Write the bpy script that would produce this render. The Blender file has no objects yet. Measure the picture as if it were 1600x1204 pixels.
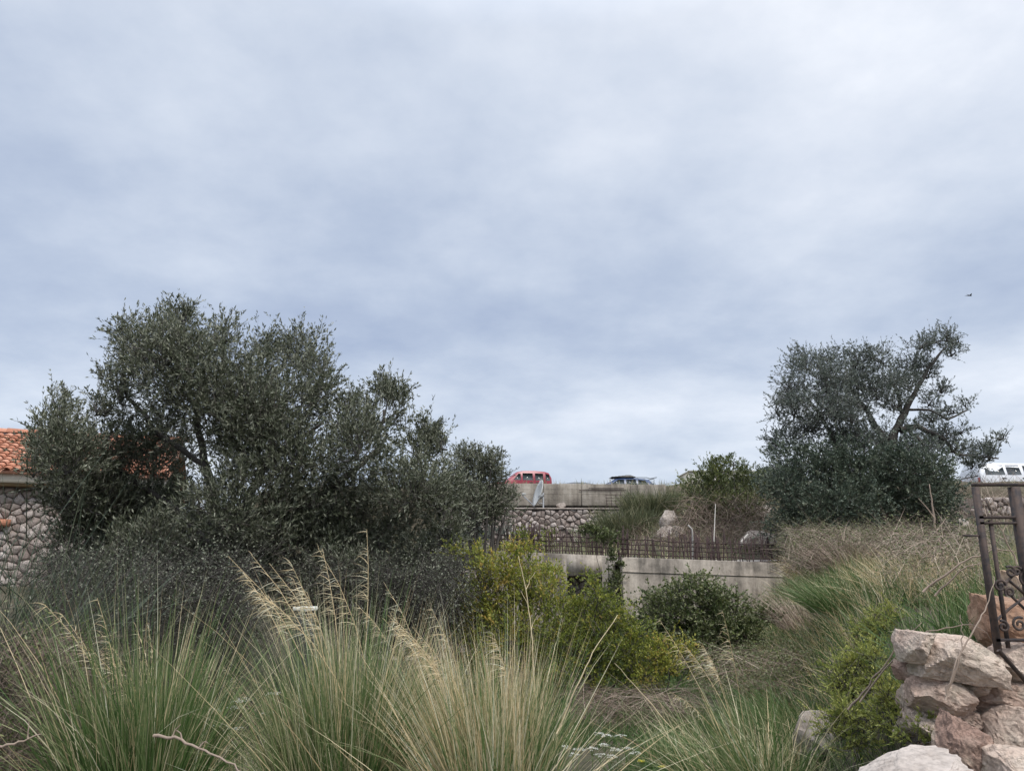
import bpy, bmesh, math, random
import numpy as np
from mathutils import Vector, Matrix, noise as mnoise

R = math.radians
random.seed(7)
rng = np.random.default_rng(7)
SC = bpy.context.scene
COL = SC.collection

# ------------------------------------------------------------------ camera
FPX, PITCH, CAMZ = 1186.0, R(13.2), 1.6
cam_d = bpy.data.cameras.new('camera')
cam = bpy.data.objects.new('camera', cam_d)
COL.objects.link(cam)
cam.location = (0, 0, CAMZ)
cam.rotation_euler = (R(90) + PITCH, 0, 0)
cam_d.sensor_fit = 'HORIZONTAL'
cam_d.angle = 2 * math.atan(800 / FPX)
cam_d.clip_start = 0.05
cam_d.clip_end = 2000
SC.camera = cam

# ------------------------------------------------------------------ light
SUN_EL, SUN_AZ = R(52), R(150)          # azimuth clockwise from +Y
world = bpy.data.worlds.new('World')
SC.world = world
world.use_nodes = True
wn = world.node_tree
wn.nodes.clear()


def N(tree, kind, **kw):
    n = tree.nodes.new(kind)
    for k, v in kw.items():
        if k.startswith('i_'):
            key = k[2:]
            key = int(key) if key.isdigit() else key.replace('_', ' ')
            n.inputs[key].default_value = v
        else:
            setattr(n, k, v)
    return n


def ramp(tree, stops, interp='LINEAR'):
    n = tree.nodes.new('ShaderNodeValToRGB')
    cr = n.color_ramp
    cr.interpolation = interp
    while len(cr.elements) < len(stops):
        cr.elements.new(0.5)
    for e, (p, c) in zip(cr.elements, stops):
        e.position = p
        e.color = (c, c, c, 1) if isinstance(c, (int, float)) else (c[0], c[1], c[2], 1)
    return n


def build_world():
    L = wn.links.new
    out = N(wn, 'ShaderNodeOutputWorld')
    sky = N(wn, 'ShaderNodeTexSky', sky_type='NISHITA', sun_disc=False)
    sky.sun_elevation = SUN_EL
    sky.sun_rotation = SUN_AZ
    bg1 = N(wn, 'ShaderNodeBackground', i_Strength=0.10)
    L(sky.outputs[0], bg1.inputs['Color'])
    tc = N(wn, 'ShaderNodeTexCoord')
    sep = N(wn, 'ShaderNodeSeparateXYZ')
    L(tc.outputs['Generated'], sep.inputs[0])
    mx = N(wn, 'ShaderNodeMath', operation='MAXIMUM', i_1=0.0)
    L(sep.outputs['Z'], mx.inputs[0])
    ad = N(wn, 'ShaderNodeMath', operation='ADD', i_1=0.22)
    L(mx.outputs[0], ad.inputs[0])
    dx = N(wn, 'ShaderNodeMath', operation='DIVIDE')
    dy = N(wn, 'ShaderNodeMath', operation='DIVIDE')
    L(sep.outputs['X'], dx.inputs[0]); L(ad.outputs[0], dx.inputs[1])
    L(sep.outputs['Y'], dy.inputs[0]); L(ad.outputs[0], dy.inputs[1])
    cb = N(wn, 'ShaderNodeCombineXYZ')
    L(dx.outputs[0], cb.inputs[0]); L(dy.outputs[0], cb.inputs[1])
    n1 = N(wn, 'ShaderNodeTexNoise', i_Scale=2.4, i_Detail=9.0, i_Roughness=0.57, i_Distortion=0.0)
    n2 = N(wn, 'ShaderNodeTexNoise', i_Scale=0.55, i_Detail=3.0, i_Roughness=0.45, i_Distortion=0.3)
    off = N(wn, 'ShaderNodeVectorMath', operation='ADD')
    off.inputs[1].default_value = (3.1, 7.7, 0.0)
    L(cb.outputs[0], off.inputs[0])
    L(cb.outputs[0], n1.inputs['Vector']); L(off.outputs[0], n2.inputs['Vector'])
    g = ramp(wn, [(0.0, 0.58), (0.11, 0.60), (0.19, 0.55), (0.28, 0.29), (0.40, 0.43), (0.52, 0.62), (0.66, 0.80), (1.0, 0.82)], 'EASE')
    L(mx.outputs[0], g.inputs[0])
    # brightness goes up gently towards the east (right), where the cloud is thinner
    az = N(wn, 'ShaderNodeMath', operation='MULTIPLY', i_1=0.10)
    L(sep.outputs['X'], az.inputs[0])
    m1 = N(wn, 'ShaderNodeMath', operation='MULTIPLY_ADD', i_1=1.1, i_2=-0.55)
    L(n1.outputs[0], m1.inputs[0])
    m2 = N(wn, 'ShaderNodeMath', operation='MULTIPLY_ADD', i_1=1.25, i_2=-0.625)
    L(n2.outputs[0], m2.inputs[0])
    a1 = N(wn, 'ShaderNodeMath', operation='ADD'); L(m1.outputs[0], a1.inputs[0]); L(m2.outputs[0], a1.inputs[1])
    a2 = N(wn, 'ShaderNodeMath', operation='ADD'); L(a1.outputs[0], a2.inputs[0]); L(g.outputs[0], a2.inputs[1])
    a3 = N(wn, 'ShaderNodeMath', operation='ADD'); L(a2.outputs[0], a3.inputs[0]); L(az.outputs[0], a3.inputs[1])
    cr = ramp(wn, [(0.0, (0.225, 0.270, 0.370)), (0.3, (0.300, 0.345, 0.430)), (0.55, (0.385, 0.425, 0.495)),
                   (0.8, (0.475, 0.505, 0.56)), (1.0, (0.57, 0.59, 0.63))])
    # an overcast sky brightens towards the zenith
    zen = ramp(wn, [(0.0, 0.5), (0.62, 0.5), (1.0, 1.3)])
    L(mx.outputs[0], zen.inputs[0])
    z2 = N(wn, 'ShaderNodeMath', operation='MULTIPLY', i_1=2.0)
    L(zen.outputs[0], z2.inputs[0])
    L(a3.outputs[0], cr.inputs[0])
    bg2 = N(wn, 'ShaderNodeBackground', i_Strength=1.0)
    L(cr.outputs[0], bg2.inputs['Color'])
    L(z2.outputs[0], bg2.inputs['Strength'])
    mix = N(wn, 'ShaderNodeMixShader', i_0=0.92)
    L(bg1.outputs[0], mix.inputs[1]); L(bg2.outputs[0], mix.inputs[2])
    L(mix.outputs[0], out.inputs[0])


build_world()
sun_d = bpy.data.lights.new('sun', 'SUN')
sun_d.energy = 1.5
sun_d.angle = R(14)
sun_d.color = (1.0, 0.95, 0.88)
sun = bpy.data.objects.new('sun', sun_d)
COL.objects.link(sun)
sd = Vector((math.sin(SUN_AZ) * math.cos(SUN_EL), math.cos(SUN_AZ) * math.cos(SUN_EL), math.sin(SUN_EL)))
sun.rotation_euler = sd.to_track_quat('Z', 'Y').to_euler()
SC.view_settings.view_transform = 'Standard'
SC.view_settings.look = 'None'
SC.view_settings.exposure = 0.80
SC.view_settings.gamma = 1.0
SC.view_settings.use_curve_mapping = False
SC.render.engine = 'CYCLES'
SC.cycles.max_bounces = 6
SC.cycles.diffuse_bounces = 3
SC.cycles.transparent_max_bounces = 4

# ------------------------------------------------------------------ helpers
CP, SP = math.cos(PITCH), math.sin(PITCH)


def at(px, py, Y):
    u = (px - 800) / FPX
    v = (602 - py) / FPX
    f = CP - v * SP
    return Vector((u / f * Y, Y, CAMZ + (SP + v * CP) / f * Y))


def pxm(Y):                       # metres per photo pixel at depth Y
    return Y / FPX


def mesh_np(name, V, F, tint=None, smooth=False):
    V = np.asarray(V, dtype=np.float32).reshape(-1, 3)
    F = np.asarray(F, dtype=np.int32)
    k = F.shape[1]
    m = bpy.data.meshes.new(name)
    m.vertices.add(len(V)); m.vertices.foreach_set('co', V.ravel())
    m.loops.add(F.size); m.loops.foreach_set('vertex_index', F.ravel())
    m.polygons.add(len(F)); m.polygons.foreach_set('loop_start', np.arange(0, F.size, k, dtype=np.int32))
    if smooth:
        m.polygons.foreach_set('use_smooth', np.ones(len(F), dtype=bool))
    if tint is not None:
        a = m.attributes.new('tint', 'FLOAT', 'POINT')
        a.data.foreach_set('value', np.asarray(tint, dtype=np.float32))
    m.update(calc_edges=True)
    return m


class Geo:
    """collects triangle soup with a tint per vertex"""
    def __init__(s):
        s.V, s.F, s.T, s.n = [], [], [], 0

    def add(s, V, F, T=None):
        V = np.asarray(V, dtype=np.float32).reshape(-1, 3)
        F = np.asarray(F, dtype=np.int32)
        if F.shape[1] == 4:
            F = np.concatenate([F[:, [0, 1, 2]], F[:, [0, 2, 3]]])
        s.V.append(V); s.F.append(F + s.n)
        s.T.append(np.full(len(V), 0.5, np.float32) if T is None else np.broadcast_to(np.asarray(T, np.float32), (len(V),)))
        s.n += len(V)
        return s

    def mesh(s, name, smooth=False, offset=None):
        V = np.concatenate(s.V)
        if offset is not None:
            V = V - np.array(offset, np.float32)
        return mesh_np(name, V, np.concatenate(s.F), np.concatenate(s.T), smooth)


def tag(o, label=None, cat=None, group=None, kind=None):
    if label: o['label'] = label
    if cat: o['category'] = cat
    if group: o['group'] = group
    if kind: o['kind'] = kind
    return o


def thing(name, label, cat, loc=(0, 0, 0), rz=0.0, group=None):
    o = bpy.data.objects.new(name, None)
    o.empty_display_size = 0.2
    COL.objects.link(o)
    o.location = loc
    o.rotation_euler = (0, 0, rz)
    return tag(o, label, cat, group, 'thing')


def link(name, me, mat=None, parent=None, kind=None, loc=(0, 0, 0)):
    o = bpy.data.objects.new(name, me)
    COL.objects.link(o)
    if mat and not me.materials:
        me.materials.append(mat)
    if parent: o.parent = parent
    o.location = loc
    if kind: o['kind'] = kind
    return o


def worldloc(p):
    v = Vector((0, 0, 0))
    while p is not None:
        v += Vector(p.location); p = p.parent
    return v


def part(name, geo, mat, parent, smooth=False, kind=None):
    """geo in world coordinates -> child of an unrotated parent"""
    return link(name, geo.mesh(name, smooth, worldloc(parent)), mat, parent, kind)


def unit(a):
    return a / np.maximum(np.linalg.norm(a, axis=-1, keepdims=True), 1e-9)


def rand_unit(n):
    return unit(rng.normal(size=(n, 3)))


def ribbons(P, D, L, W, bend, seg=3, tint=0.5, tipfrac=1.4, dry=0.0):
    """curved tapering blades; returns V, F, T (triangles)"""
    P = np.asarray(P, float); n = len(P)
    D = unit(np.asarray(D, float)); L = np.broadcast_to(np.asarray(L, float), (n,)); W = np.broadcast_to(np.asarray(W, float), (n,))
    bend = np.broadcast_to(np.asarray(bend, float), (n, 3))
    t = np.linspace(0, 1, seg + 1)
    C = P[:, None] + D[:, None] * (L[:, None] * t)[:, :, None] + bend[:, None] * (t ** 2)[None, :, None]
    T = unit(D[:, None] * L[:, None, None] + 2 * bend[:, None] * t[None, :, None])
    side = unit(np.cross(T, rand_unit(n)[:, None]))
    w = W[:, None] * (1 - t[None, :] ** tipfrac * 0.9)
    A = C - side * w[:, :, None] / 2
    B = C + side * w[:, :, None] / 2
    per = 2 * seg + 1
    V = np.empty((n, per, 3))
    V[:, 0:2 * seg:2] = A[:, :seg]; V[:, 1:2 * seg:2] = B[:, :seg]; V[:, -1] = C[:, -1]
    f = []
    for s in range(seg - 1):
        a = 2 * s
        f += [(a, a + 1, a + 3), (a, a + 3, a + 2)]
    a = 2 * (seg - 1)
    f.append((a, a + 1, a + 2))
    f = np.array(f)
    F = (f[None] + (np.arange(n) * per)[:, None, None]).reshape(-1, 3)
    Tt = np.repeat(np.broadcast_to(np.asarray(tint, float), (n,)), per)
    if np.any(dry):                      # the blade dries towards its tip
        tv = np.concatenate([np.repeat(t[:seg], 2), [1.0]])
        Tt = np.clip(Tt + (np.broadcast_to(np.asarray(dry, float), (n,))[:, None] * tv[None] ** 1.6).ravel(), 0, 1)
    return V.reshape(-1, 3), F, Tt


def leafset(P, A, L, W, tint, fold=0.25):
    P = np.asarray(P, float); n = len(P)
    A = unit(np.asarray(A, float)); L = np.broadcast_to(np.asarray(L, float), (n,))[:, None]; W = np.broadcast_to(np.asarray(W, float), (n,))[:, None]
    S = unit(np.cross(A, rand_unit(n)))
    Nn = np.cross(A, S)
    V = np.empty((n, 4, 3))
    V[:, 0] = P
    V[:, 1] = P + A * L * 0.5 + S * W / 2 + Nn * W * fold
    V[:, 2] = P + A * L
    V[:, 3] = P + A * L * 0.5 - S * W / 2 + Nn * W * fold
    F = (np.array([(0, 1, 2), (0, 2, 3)])[None] + (np.arange(n) * 4)[:, None, None]).reshape(-1, 3)
    return V.reshape(-1, 3), F, np.repeat(np.broadcast_to(np.asarray(tint, float), (n,)), 4)


def tube(pts, rad, sides=5, tint=0.5, cap=True):
    pts = [Vector(p) for p in pts]
    n = len(pts)
    if not hasattr(rad, '__len__'): rad = [rad] * n
    V, F = [], []
    up = Vector((0.13, 0.31, 0.94))
    for i in range(n):
        d = (pts[min(i + 1, n - 1)] - pts[max(i - 1, 0)])
        d = d.normalized() if d.length > 1e-9 else Vector((0, 0, 1))
        a = d.cross(up)
        if a.length < 1e-3: a = d.cross(Vector((1, 0, 0)))
        a.normalize(); b = d.cross(a)
        for k in range(sides):
            th = 2 * math.pi * k / sides
            V.append(pts[i] + (a * math.cos(th) + b * math.sin(th)) * rad[i])
    for i in range(n - 1):
        for k in range(sides):
            k2 = (k + 1) % sides
            F.append((i * sides + k, i * sides + k2, (i + 1) * sides + k2, (i + 1) * sides + k))
    F = np.array(F)
    F = np.concatenate([F[:, [0, 1, 2]], F[:, [0, 2, 3]]])
    if cap:
        for base in (0, (n - 1) * sides):
            c = [(base, base + k, base + k + 1) for k in range(1, sides - 1)]
            F = np.concatenate([F, np.array(c)])
    return np.array([tuple(v) for v in V]), F, np.full(len(V), tint)


def bez(p0, p1, p2, n=6, wob=0.0):
    p0, p1, p2 = Vector(p0), Vector(p1), Vector(p2)
    out = []
    for i in range(n + 1):
        t = i / n
        p = p0 * (1 - t) ** 2 + p1 * 2 * t * (1 - t) + p2 * t * t
        if wob and 0 < i < n:
            p = p + Vector((random.uniform(-wob, wob), random.uniform(-wob, wob), random.uniform(-wob, wob)))
        out.append(p)
    return out


def box_vf(x0, x1, y0, y1, z0, z1):
    V = [(x, y, z) for z in (z0, z1) for y in (y0, y1) for x in (x0, x1)]
    F = [(0, 2, 3, 1), (4, 5, 7, 6), (0, 1, 5, 4), (2, 6, 7, 3), (0, 4, 6, 2), (1, 3, 7, 5)]
    return np.array(V, float), np.array(F)


def prism_between(a, b, width, z0a, z1a, z0b, z1b):
    """vertical slab from plan point a to b, thickness to the back side"""
    a, b = Vector(a), Vector(b)
    d = (b - a).normalized()
    nrm = Vector((-d.y, d.x))
    if nrm.y < 0: nrm = -nrm
    a2, b2 = a + nrm * width, b + nrm * width
    V = [(a.x, a.y, z0a), (b.x, b.y, z0b), (b2.x, b2.y, z0b), (a2.x, a2.y, z0a),
         (a.x, a.y, z1a), (b.x, b.y, z1b), (b2.x, b2.y, z1b), (a2.x, a2.y, z1a)]
    F = [(3, 2, 1, 0), (4, 5, 6, 7), (0, 1, 5, 4), (1, 2, 6, 5), (2, 3, 7, 6), (3, 0, 4, 7)]
    return np.array(V, float), np.array(F)


# ------------------------------------------------------------------ materials
def new_mat(name, rough=0.8):
    m = bpy.data.materials.new(name)
    m.use_nodes = True
    nt = m.node_tree
    b = nt.nodes['Principled BSDF']
    b.inputs['Roughness'].default_value = rough
    return m, nt, b


def leaf_mat(name, stops, under=None, trans=0.25, rough=0.55):
    m, nt, b = new_mat(name, rough)
    L = nt.links.new
    at_ = N(nt, 'ShaderNodeAttribute', attribute_name='tint')
    cr = ramp(nt, stops)
    L(at_.outputs['Fac'], cr.inputs[0])
    col = cr.outputs[0]
    if under:
        ge = N(nt, 'ShaderNodeNewGeometry')
        mx = N(nt, 'ShaderNodeMix', data_type='RGBA')
        mx.inputs['B'].default_value = (*under, 1)
        L(ge.outputs['Backfacing'], mx.inputs['Factor'])
        L(col, mx.inputs['A'])
        col = mx.outputs['Result']
    L(col, b.inputs['Base Color'])
    tr = N(nt, 'ShaderNodeBsdfTranslucent')
    L(col, tr.inputs[0])
    ms = N(nt, 'ShaderNodeMixShader', i_0=trans)
    L(b.outputs[0], ms.inputs[1]); L(tr.outputs[0], ms.inputs[2])
    L(ms.outputs[0], nt.nodes['Material Output'].inputs[0])
    return m


def stone_mat(name, c0, c1, c2, scale=6.0, bump=0.35, patch=None):
    m, nt, b = new_mat(name, 0.9)
    L = nt.links.new
    tc = N(nt, 'ShaderNodeTexCoord')
    oi = N(nt, 'ShaderNodeObjectInfo')
    n1 = N(nt, 'ShaderNodeTexNoise', i_Scale=scale, i_Detail=8.0, i_Roughness=0.65)
    n2 = N(nt, 'ShaderNodeTexNoise', i_Scale=scale * 5, i_Detail=6.0, i_Roughness=0.7)
    L(tc.outputs['Object'], n1.inputs['Vector']); L(tc.outputs['Object'], n2.inputs['Vector'])
    ad = N(nt, 'ShaderNodeMath', operation='MULTIPLY_ADD', i_1=0.45, i_2=-0.22)
    L(oi.outputs['Random'], ad.inputs[0])
    a2 = N(nt, 'ShaderNodeMath', operation='ADD')
    L(n1.outputs[0], a2.inputs[0]); L(ad.outputs[0], a2.inputs[1])
    cr = ramp(nt, [(0.25, c0), (0.5, c1), (0.75, c2)])
    L(a2.outputs[0], cr.inputs[0])
    sp = ramp(nt, [(0.35, 0.55), (0.55, 1.0)])
    L(n2.outputs[0], sp.inputs[0])
    mu = N(nt, 'ShaderNodeMix', data_type='RGBA', blend_type='MULTIPLY')
    mu.inputs['Factor'].default_value = 0.7
    L(cr.outputs[0], mu.inputs['A']); L(sp.outputs[0], mu.inputs['B'])
    col = mu.outputs['Result']
    if patch:
        n3 = N(nt, 'ShaderNodeTexNoise', i_Scale=scale * 1.7, i_Detail=5.0, i_Roughness=0.6)
        L(tc.outputs['Object'], n3.inputs['Vector'])
        pm = ramp(nt, [(0.52, 0.0), (0.66, 0.8)])
        L(n3.outputs[0], pm.inputs[0])
        m3 = N(nt, 'ShaderNodeMix', data_type='RGBA')
        m3.inputs['B'].default_value = (*patch, 1)
        L(pm.outputs[0], m3.inputs['Factor']); L(col, m3.inputs['A'])
        col = m3.outputs['Result']
    L(col, b.inputs['Base Color'])
    bp = N(nt, 'ShaderNodeBump', i_Strength=bump, i_Distance=0.03)
    n4 = N(nt, 'ShaderNodeTexNoise', i_Scale=scale * 22, i_Detail=4.0, i_Roughness=0.75)
    L(tc.outputs['Object'], n4.inputs['Vector'])
    vo = N(nt, 'ShaderNodeTexVoronoi', feature='DISTANCE_TO_EDGE', i_Scale=scale * 1.6)
    wp = N(nt, 'ShaderNodeVectorMath', operation='MULTIPLY_ADD')
    wp.inputs[1].default_value = (.25, .25, .25)
    L(n2.outputs['Color'], wp.inputs[0]); L(tc.outputs['Object'], wp.inputs[2])
    L(wp.outputs[0], vo.inputs['Vector'])
    ck = ramp(nt, [(0.0, 0.0), (0.03, 1.0)])
    L(vo.outputs['Distance'], ck.inputs[0])
    mm = N(nt, 'ShaderNodeMath', operation='ADD')
    m5 = N(nt, 'ShaderNodeMath', operation='MULTIPLY_ADD', i_1=0.35)
    L(n4.outputs[0], m5.inputs[0]); L(n1.outputs[0], m5.inputs[2])
    m6 = N(nt, 'ShaderNodeMath', operation='MULTIPLY_ADD', i_1=0.25)
    L(ck.outputs[0], m6.inputs[0]); L(m5.outputs[0], m6.inputs[2])
    L(m6.outputs[0], mm.inputs[0]); L(n2.outputs[0], mm.inputs[1])
    L(mm.outputs[0], bp.inputs['Height'])
    L(bp.outputs[0], b.inputs['Normal'])
    return m


def concrete_mat(name, base, dark, light, streak=1.0):
    m, nt, b = new_mat(name, 0.9)
    L = nt.links.new
    tc = N(nt, 'ShaderNodeTexCoord')
    mp = N(nt, 'ShaderNodeMapping')
    mp.inputs['Scale'].default_value = (3.6, 3.6, 0.35)
    mp.inputs['Location'].default_value = (5.3, 2.7, 1.9)
    L(tc.outputs['Object'], mp.inputs[0])
    n1 = N(nt, 'ShaderNodeTexNoise', i_Scale=1.0, i_Detail=7.0, i_Roughness=0.65)
    L(mp.outputs[0], n1.inputs['Vector'])
    n2 = N(nt, 'ShaderNodeTexNoise', i_Scale=2.2, i_Detail=9.0, i_Roughness=0.7)
    L(tc.outputs['Object'], n2.inputs['Vector'])
    n3 = N(nt, 'ShaderNodeTexNoise', i_Scale=22.0, i_Detail=5.0, i_Roughness=0.7)
    L(tc.outputs['Object'], n3.inputs['Vector'])
    a = N(nt, 'ShaderNodeMath', operation='MULTIPLY_ADD', i_1=0.55 * streak)
    L(n1.outputs[0], a.inputs[0])
    k = N(nt, 'ShaderNodeMath', operation='MULTIPLY', i_1=1.0 - 0.55 * streak)
    L(n2.outputs[0], k.inputs[0]); L(k.outputs[0], a.inputs[2])
    cr = ramp(nt, [(0.40, dark), (0.5, base), (0.60, light)])
    L(a.outputs[0], cr.inputs[0])
    mu = N(nt, 'ShaderNodeMix', data_type='RGBA', blend_type='MULTIPLY')
    mu.inputs['Factor'].default_value = 0.5
    sp = ramp(nt, [(0.3, 0.6), (0.55, 1.0)])
    L(n3.outputs[0], sp.inputs[0])
    L(cr.outputs[0], mu.inputs['A']); L(sp.outputs[0], mu.inputs['B'])
    L(mu.outputs['Result'], b.inputs['Base Color'])
    bp = N(nt, 'ShaderNodeBump', i_Strength=0.3, i_Distance=0.02)
    L(n3.outputs[0], bp.inputs['Height']); L(bp.outputs[0], b.inputs['Normal'])
    return m


def flat_mat(name, col, rough=0.5, metal=0.0, var=0.25, scale=8.0, col2=None):
    m, nt, b = new_mat(name, rough)
    L = nt.links.new
    tc = N(nt, 'ShaderNodeTexCoord')
    n1 = N(nt, 'ShaderNodeTexNoise', i_Scale=scale, i_Detail=6.0, i_Roughness=0.65)
    L(tc.outputs['Object'], n1.inputs['Vector'])
    c2 = col2 if col2 else tuple(c * (1 - var) for c in col)
    cr = ramp(nt, [(0.38, c2), (0.58, col)])
    L(n1.outputs[0], cr.inputs[0])
    L(cr.outputs[0], b.inputs['Base Color'])
    b.inputs['Metallic'].default_value = metal
    return m


def tint_mat(name, stops, rough=0.85, scale=20):
    m, nt, b = new_mat(name, rough)
    L = nt.links.new
    a = N(nt, 'ShaderNodeAttribute', attribute_name='tint')
    cr = ramp(nt, stops)
    L(a.outputs['Fac'], cr.inputs[0])
    L(cr.outputs[0], b.inputs['Base Color'])
    return m


def ground_mat():
    m, nt, b = new_mat('soil_and_low_growth', 0.95)
    L = nt.links.new
    tc = N(nt, 'ShaderNodeTexCoord')
    n1 = N(nt, 'ShaderNodeTexNoise', i_Scale=0.7, i_Detail=9.0, i_Roughness=0.65)
    n2 = N(nt, 'ShaderNodeTexNoise', i_Scale=7.0, i_Detail=9.0, i_Roughness=0.75)
    L(tc.outputs['Object'], n1.inputs['Vector']); L(tc.outputs['Object'], n2.inputs['Vector'])
    cr = ramp(nt, [(0.35, (0.045, 0.055, 0.02)), (0.5, (0.085, 0.075, 0.045)), (0.65, (0.15, 0.125, 0.09))])
    L(n1.outputs[0], cr.inputs[0])
    sp = ramp(nt, [(0.35, 0.45), (0.6, 1.0)])
    L(n2.outputs[0], sp.inputs[0])
    mu = N(nt, 'ShaderNodeMix', data_type='RGBA', blend_type='MULTIPLY')
    mu.inputs['Factor'].default_value = 0.8
    L(cr.outputs[0], mu.inputs['A']); L(sp.outputs[0], mu.inputs['B'])
    L(mu.outputs['Result'], b.inputs['Base Color'])
    bp = N(nt, 'ShaderNodeBump', i_Strength=0.6, i_Distance=0.05)
    L(n2.outputs[0], bp.inputs['Height']); L(bp.outputs[0], b.inputs['Normal'])
    return m


M = {}
M['ground'] = ground_mat()
M['olive'] = leaf_mat('olive_leaf', [(0, (0.040, 0.055, 0.030)), (0.5, (0.079, 0.092, 0.053)), (1, (0.141, 0.155, 0.092))], under=(0.203, 0.213, 0.155), trans=0.12, rough=0.45)
M['mastic'] = leaf_mat('mastic_leaf', [(0, (0.055, 0.078, 0.057)), (0.5, (0.097, 0.127, 0.089)), (1, (0.177, 0.197, 0.135))], trans=0.15, rough=0.45)
M['needle'] = leaf_mat('haze_paled_leaf', [(0, (0.071, 0.091, 0.074)), (0.5, (0.120, 0.149, 0.122)), (1, (0.191, 0.220, 0.176))], under=(0.175, 0.190, 0.166), trans=0.15, rough=0.6)  # leaf colour paled to stand in for haze over the right tree
M['green_bush'] = leaf_mat('green_bush_leaf', [(0, (0.057, 0.083, 0.032)), (0.5, (0.122, 0.149, 0.050)), (1, (0.242, 0.254, 0.085))], trans=0.2)
M['yellow_green'] = leaf_mat('yellow_green_leaf', [(0, (0.116, 0.155, 0.029)), (0.5, (0.253, 0.283, 0.047)), (0.85, (0.390, 0.370, 0.068)), (1, (0.506, 0.370, 0.095))], trans=0.3)
M['bramble'] = leaf_mat('bramble_leaf', [(0, (0.038, 0.063, 0.019)), (0.5, (0.086, 0.123, 0.034)), (1, (0.198, 0.213, 0.072))], under=(0.173, 0.189, 0.096), trans=0.2)
M['fern'] = leaf_mat('feathery_leaf', [(0, (0.162, 0.204, 0.046)), (0.5, (0.300, 0.333, 0.081)), (1, (0.509, 0.482, 0.143))], trans=0.3)
M['grass'] = leaf_mat('grass_blade', [(0, (0.032, 0.081, 0.019)), (0.3, (0.081, 0.151, 0.041)), (0.55, (0.162, 0.221, 0.086)), (0.75, (0.356, 0.346, 0.194)), (1, (0.648, 0.583, 0.400))], trans=0.25)
M['straw'] = leaf_mat('straw', [(0, (0.364, 0.273, 0.142)), (0.5, (0.726, 0.582, 0.352)), (1, (0.800, 0.800, 0.636))], trans=0.25, rough=0.6)
M['broom'] = leaf_mat('broom_stem', [(0, (0.026, 0.042, 0.026)), (0.5, (0.062, 0.086, 0.052)), (0.85, (0.130, 0.137, 0.085)), (1, (0.260, 0.221, 0.156))], trans=0.1)
M['slope_broom'] = leaf_mat('slope_broom_stem', [(0, (0.056, 0.069, 0.037)), (0.5, (0.119, 0.138, 0.069)), (0.85, (0.250, 0.244, 0.138)), (1, (0.425, 0.362, 0.225))], trans=0.15)
M['cane'] = tint_mat('dead_cane', [(0, (0.076, 0.053, 0.042)), (0.5, (0.222, 0.166, 0.130)), (1, (0.472, 0.383, 0.311))])
M['bark'] = tint_mat('dark_bark', [(0, (0.030, 0.026, 0.023)), (0.5, (0.060, 0.053, 0.047)), (1, (0.13, 0.115, 0.10))])
M['grey_bark'] = tint_mat('grey_bark', [(0, (0.055, 0.052, 0.052)), (0.5, (0.095, 0.090, 0.088)), (1, (0.16, 0.15, 0.145))])
M['petal'] = flat_mat('white_petal', (0.75, 0.76, 0.70), 0.7, var=0.12)
M['yellow_petal'] = flat_mat('yellow_petal', (0.55, 0.50, 0.06), 0.7, var=0.2)
M['limestone'] = stone_mat('grey_limestone', (0.194, 0.159, 0.136), (0.335, 0.287, 0.251), (0.484, 0.427, 0.386), 5.0)
M['pink_stone'] = stone_mat('pink_limestone', (0.320, 0.210, 0.165), (0.501, 0.369, 0.297), (0.639, 0.532, 0.443), 3.5, 0.8, patch=(0.426, 0.369, 0.292))
M['orange_stone'] = stone_mat('orange_limestone', (0.34, 0.20, 0.13), (0.52, 0.35, 0.24), (0.60, 0.46, 0.36), 4.0, 0.4)
M['wall_stone'] = stone_mat('rubble_stone', (0.20, 0.155, 0.14), (0.37, 0.31, 0.28), (0.54, 0.48, 0.45), 4.0, 0.6)
M['mortar'] = flat_mat('dark_mortar', (0.17, 0.14, 0.12), 0.95, var=0.45, scale=14)
M['concrete'] = concrete_mat('weathered_concrete', (0.275, 0.245, 0.205), (0.15, 0.132, 0.112), (0.40, 0.365, 0.315))
M['concrete_low'] = concrete_mat('stained_concrete', (0.367, 0.324, 0.279), (0.159, 0.142, 0.122), (0.563, 0.504, 0.436))
M['rust'] = flat_mat('rusty_steel', (0.060, 0.034, 0.032), 0.85, 0.2, col2=(0.028, 0.020, 0.020), scale=20)
M['iron'] = flat_mat('dark_iron', (0.095, 0.068, 0.058), 0.85, 0.1, col2=(0.045, 0.040, 0.042), scale=30)
M['tile'] = stone_mat('clay_tile', (0.36, 0.145, 0.085), (0.48, 0.215, 0.135), (0.56, 0.30, 0.21), 2.0, 0.2)
M['plaster'] = flat_mat('cream_plaster', (0.78, 0.72, 0.62), 0.85, var=0.12, scale=3)
M['plaster_shadow'] = flat_mat('soffit_shade', (0.30, 0.22, 0.13), 0.9, var=0.15, scale=5)  # darkened plaster: shadow under the cornice put into the colour
M['pale_house'] = flat_mat('pale_house_wall', (0.62, 0.59, 0.52), 0.85, var=0.08, scale=3)
M['red_paint'] = flat_mat('red_car_paint', (0.27, 0.028, 0.050), 0.35, var=0.1, scale=2)
M['blue_paint'] = flat_mat('blue_car_paint', (0.035, 0.065, 0.15), 0.35, var=0.15, scale=2)
M['grey_paint'] = flat_mat('grey_car_paint', (0.10, 0.11, 0.125), 0.35, var=0.1, scale=2)
M['dark_paint'] = flat_mat('dark_car_paint', (0.035, 0.040, 0.050), 0.3, var=0.1, scale=2)
M['white_paint'] = flat_mat('white_car_paint', (0.70, 0.72, 0.76), 0.35, var=0.05, scale=2)
M['glass'] = flat_mat('car_window', (0.022, 0.030, 0.032), 0.08, var=0.2, scale=2)
M['windshield'] = flat_mat('green_windshield', (0.09, 0.22, 0.21), 0.08, var=0.3, scale=2)
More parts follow.
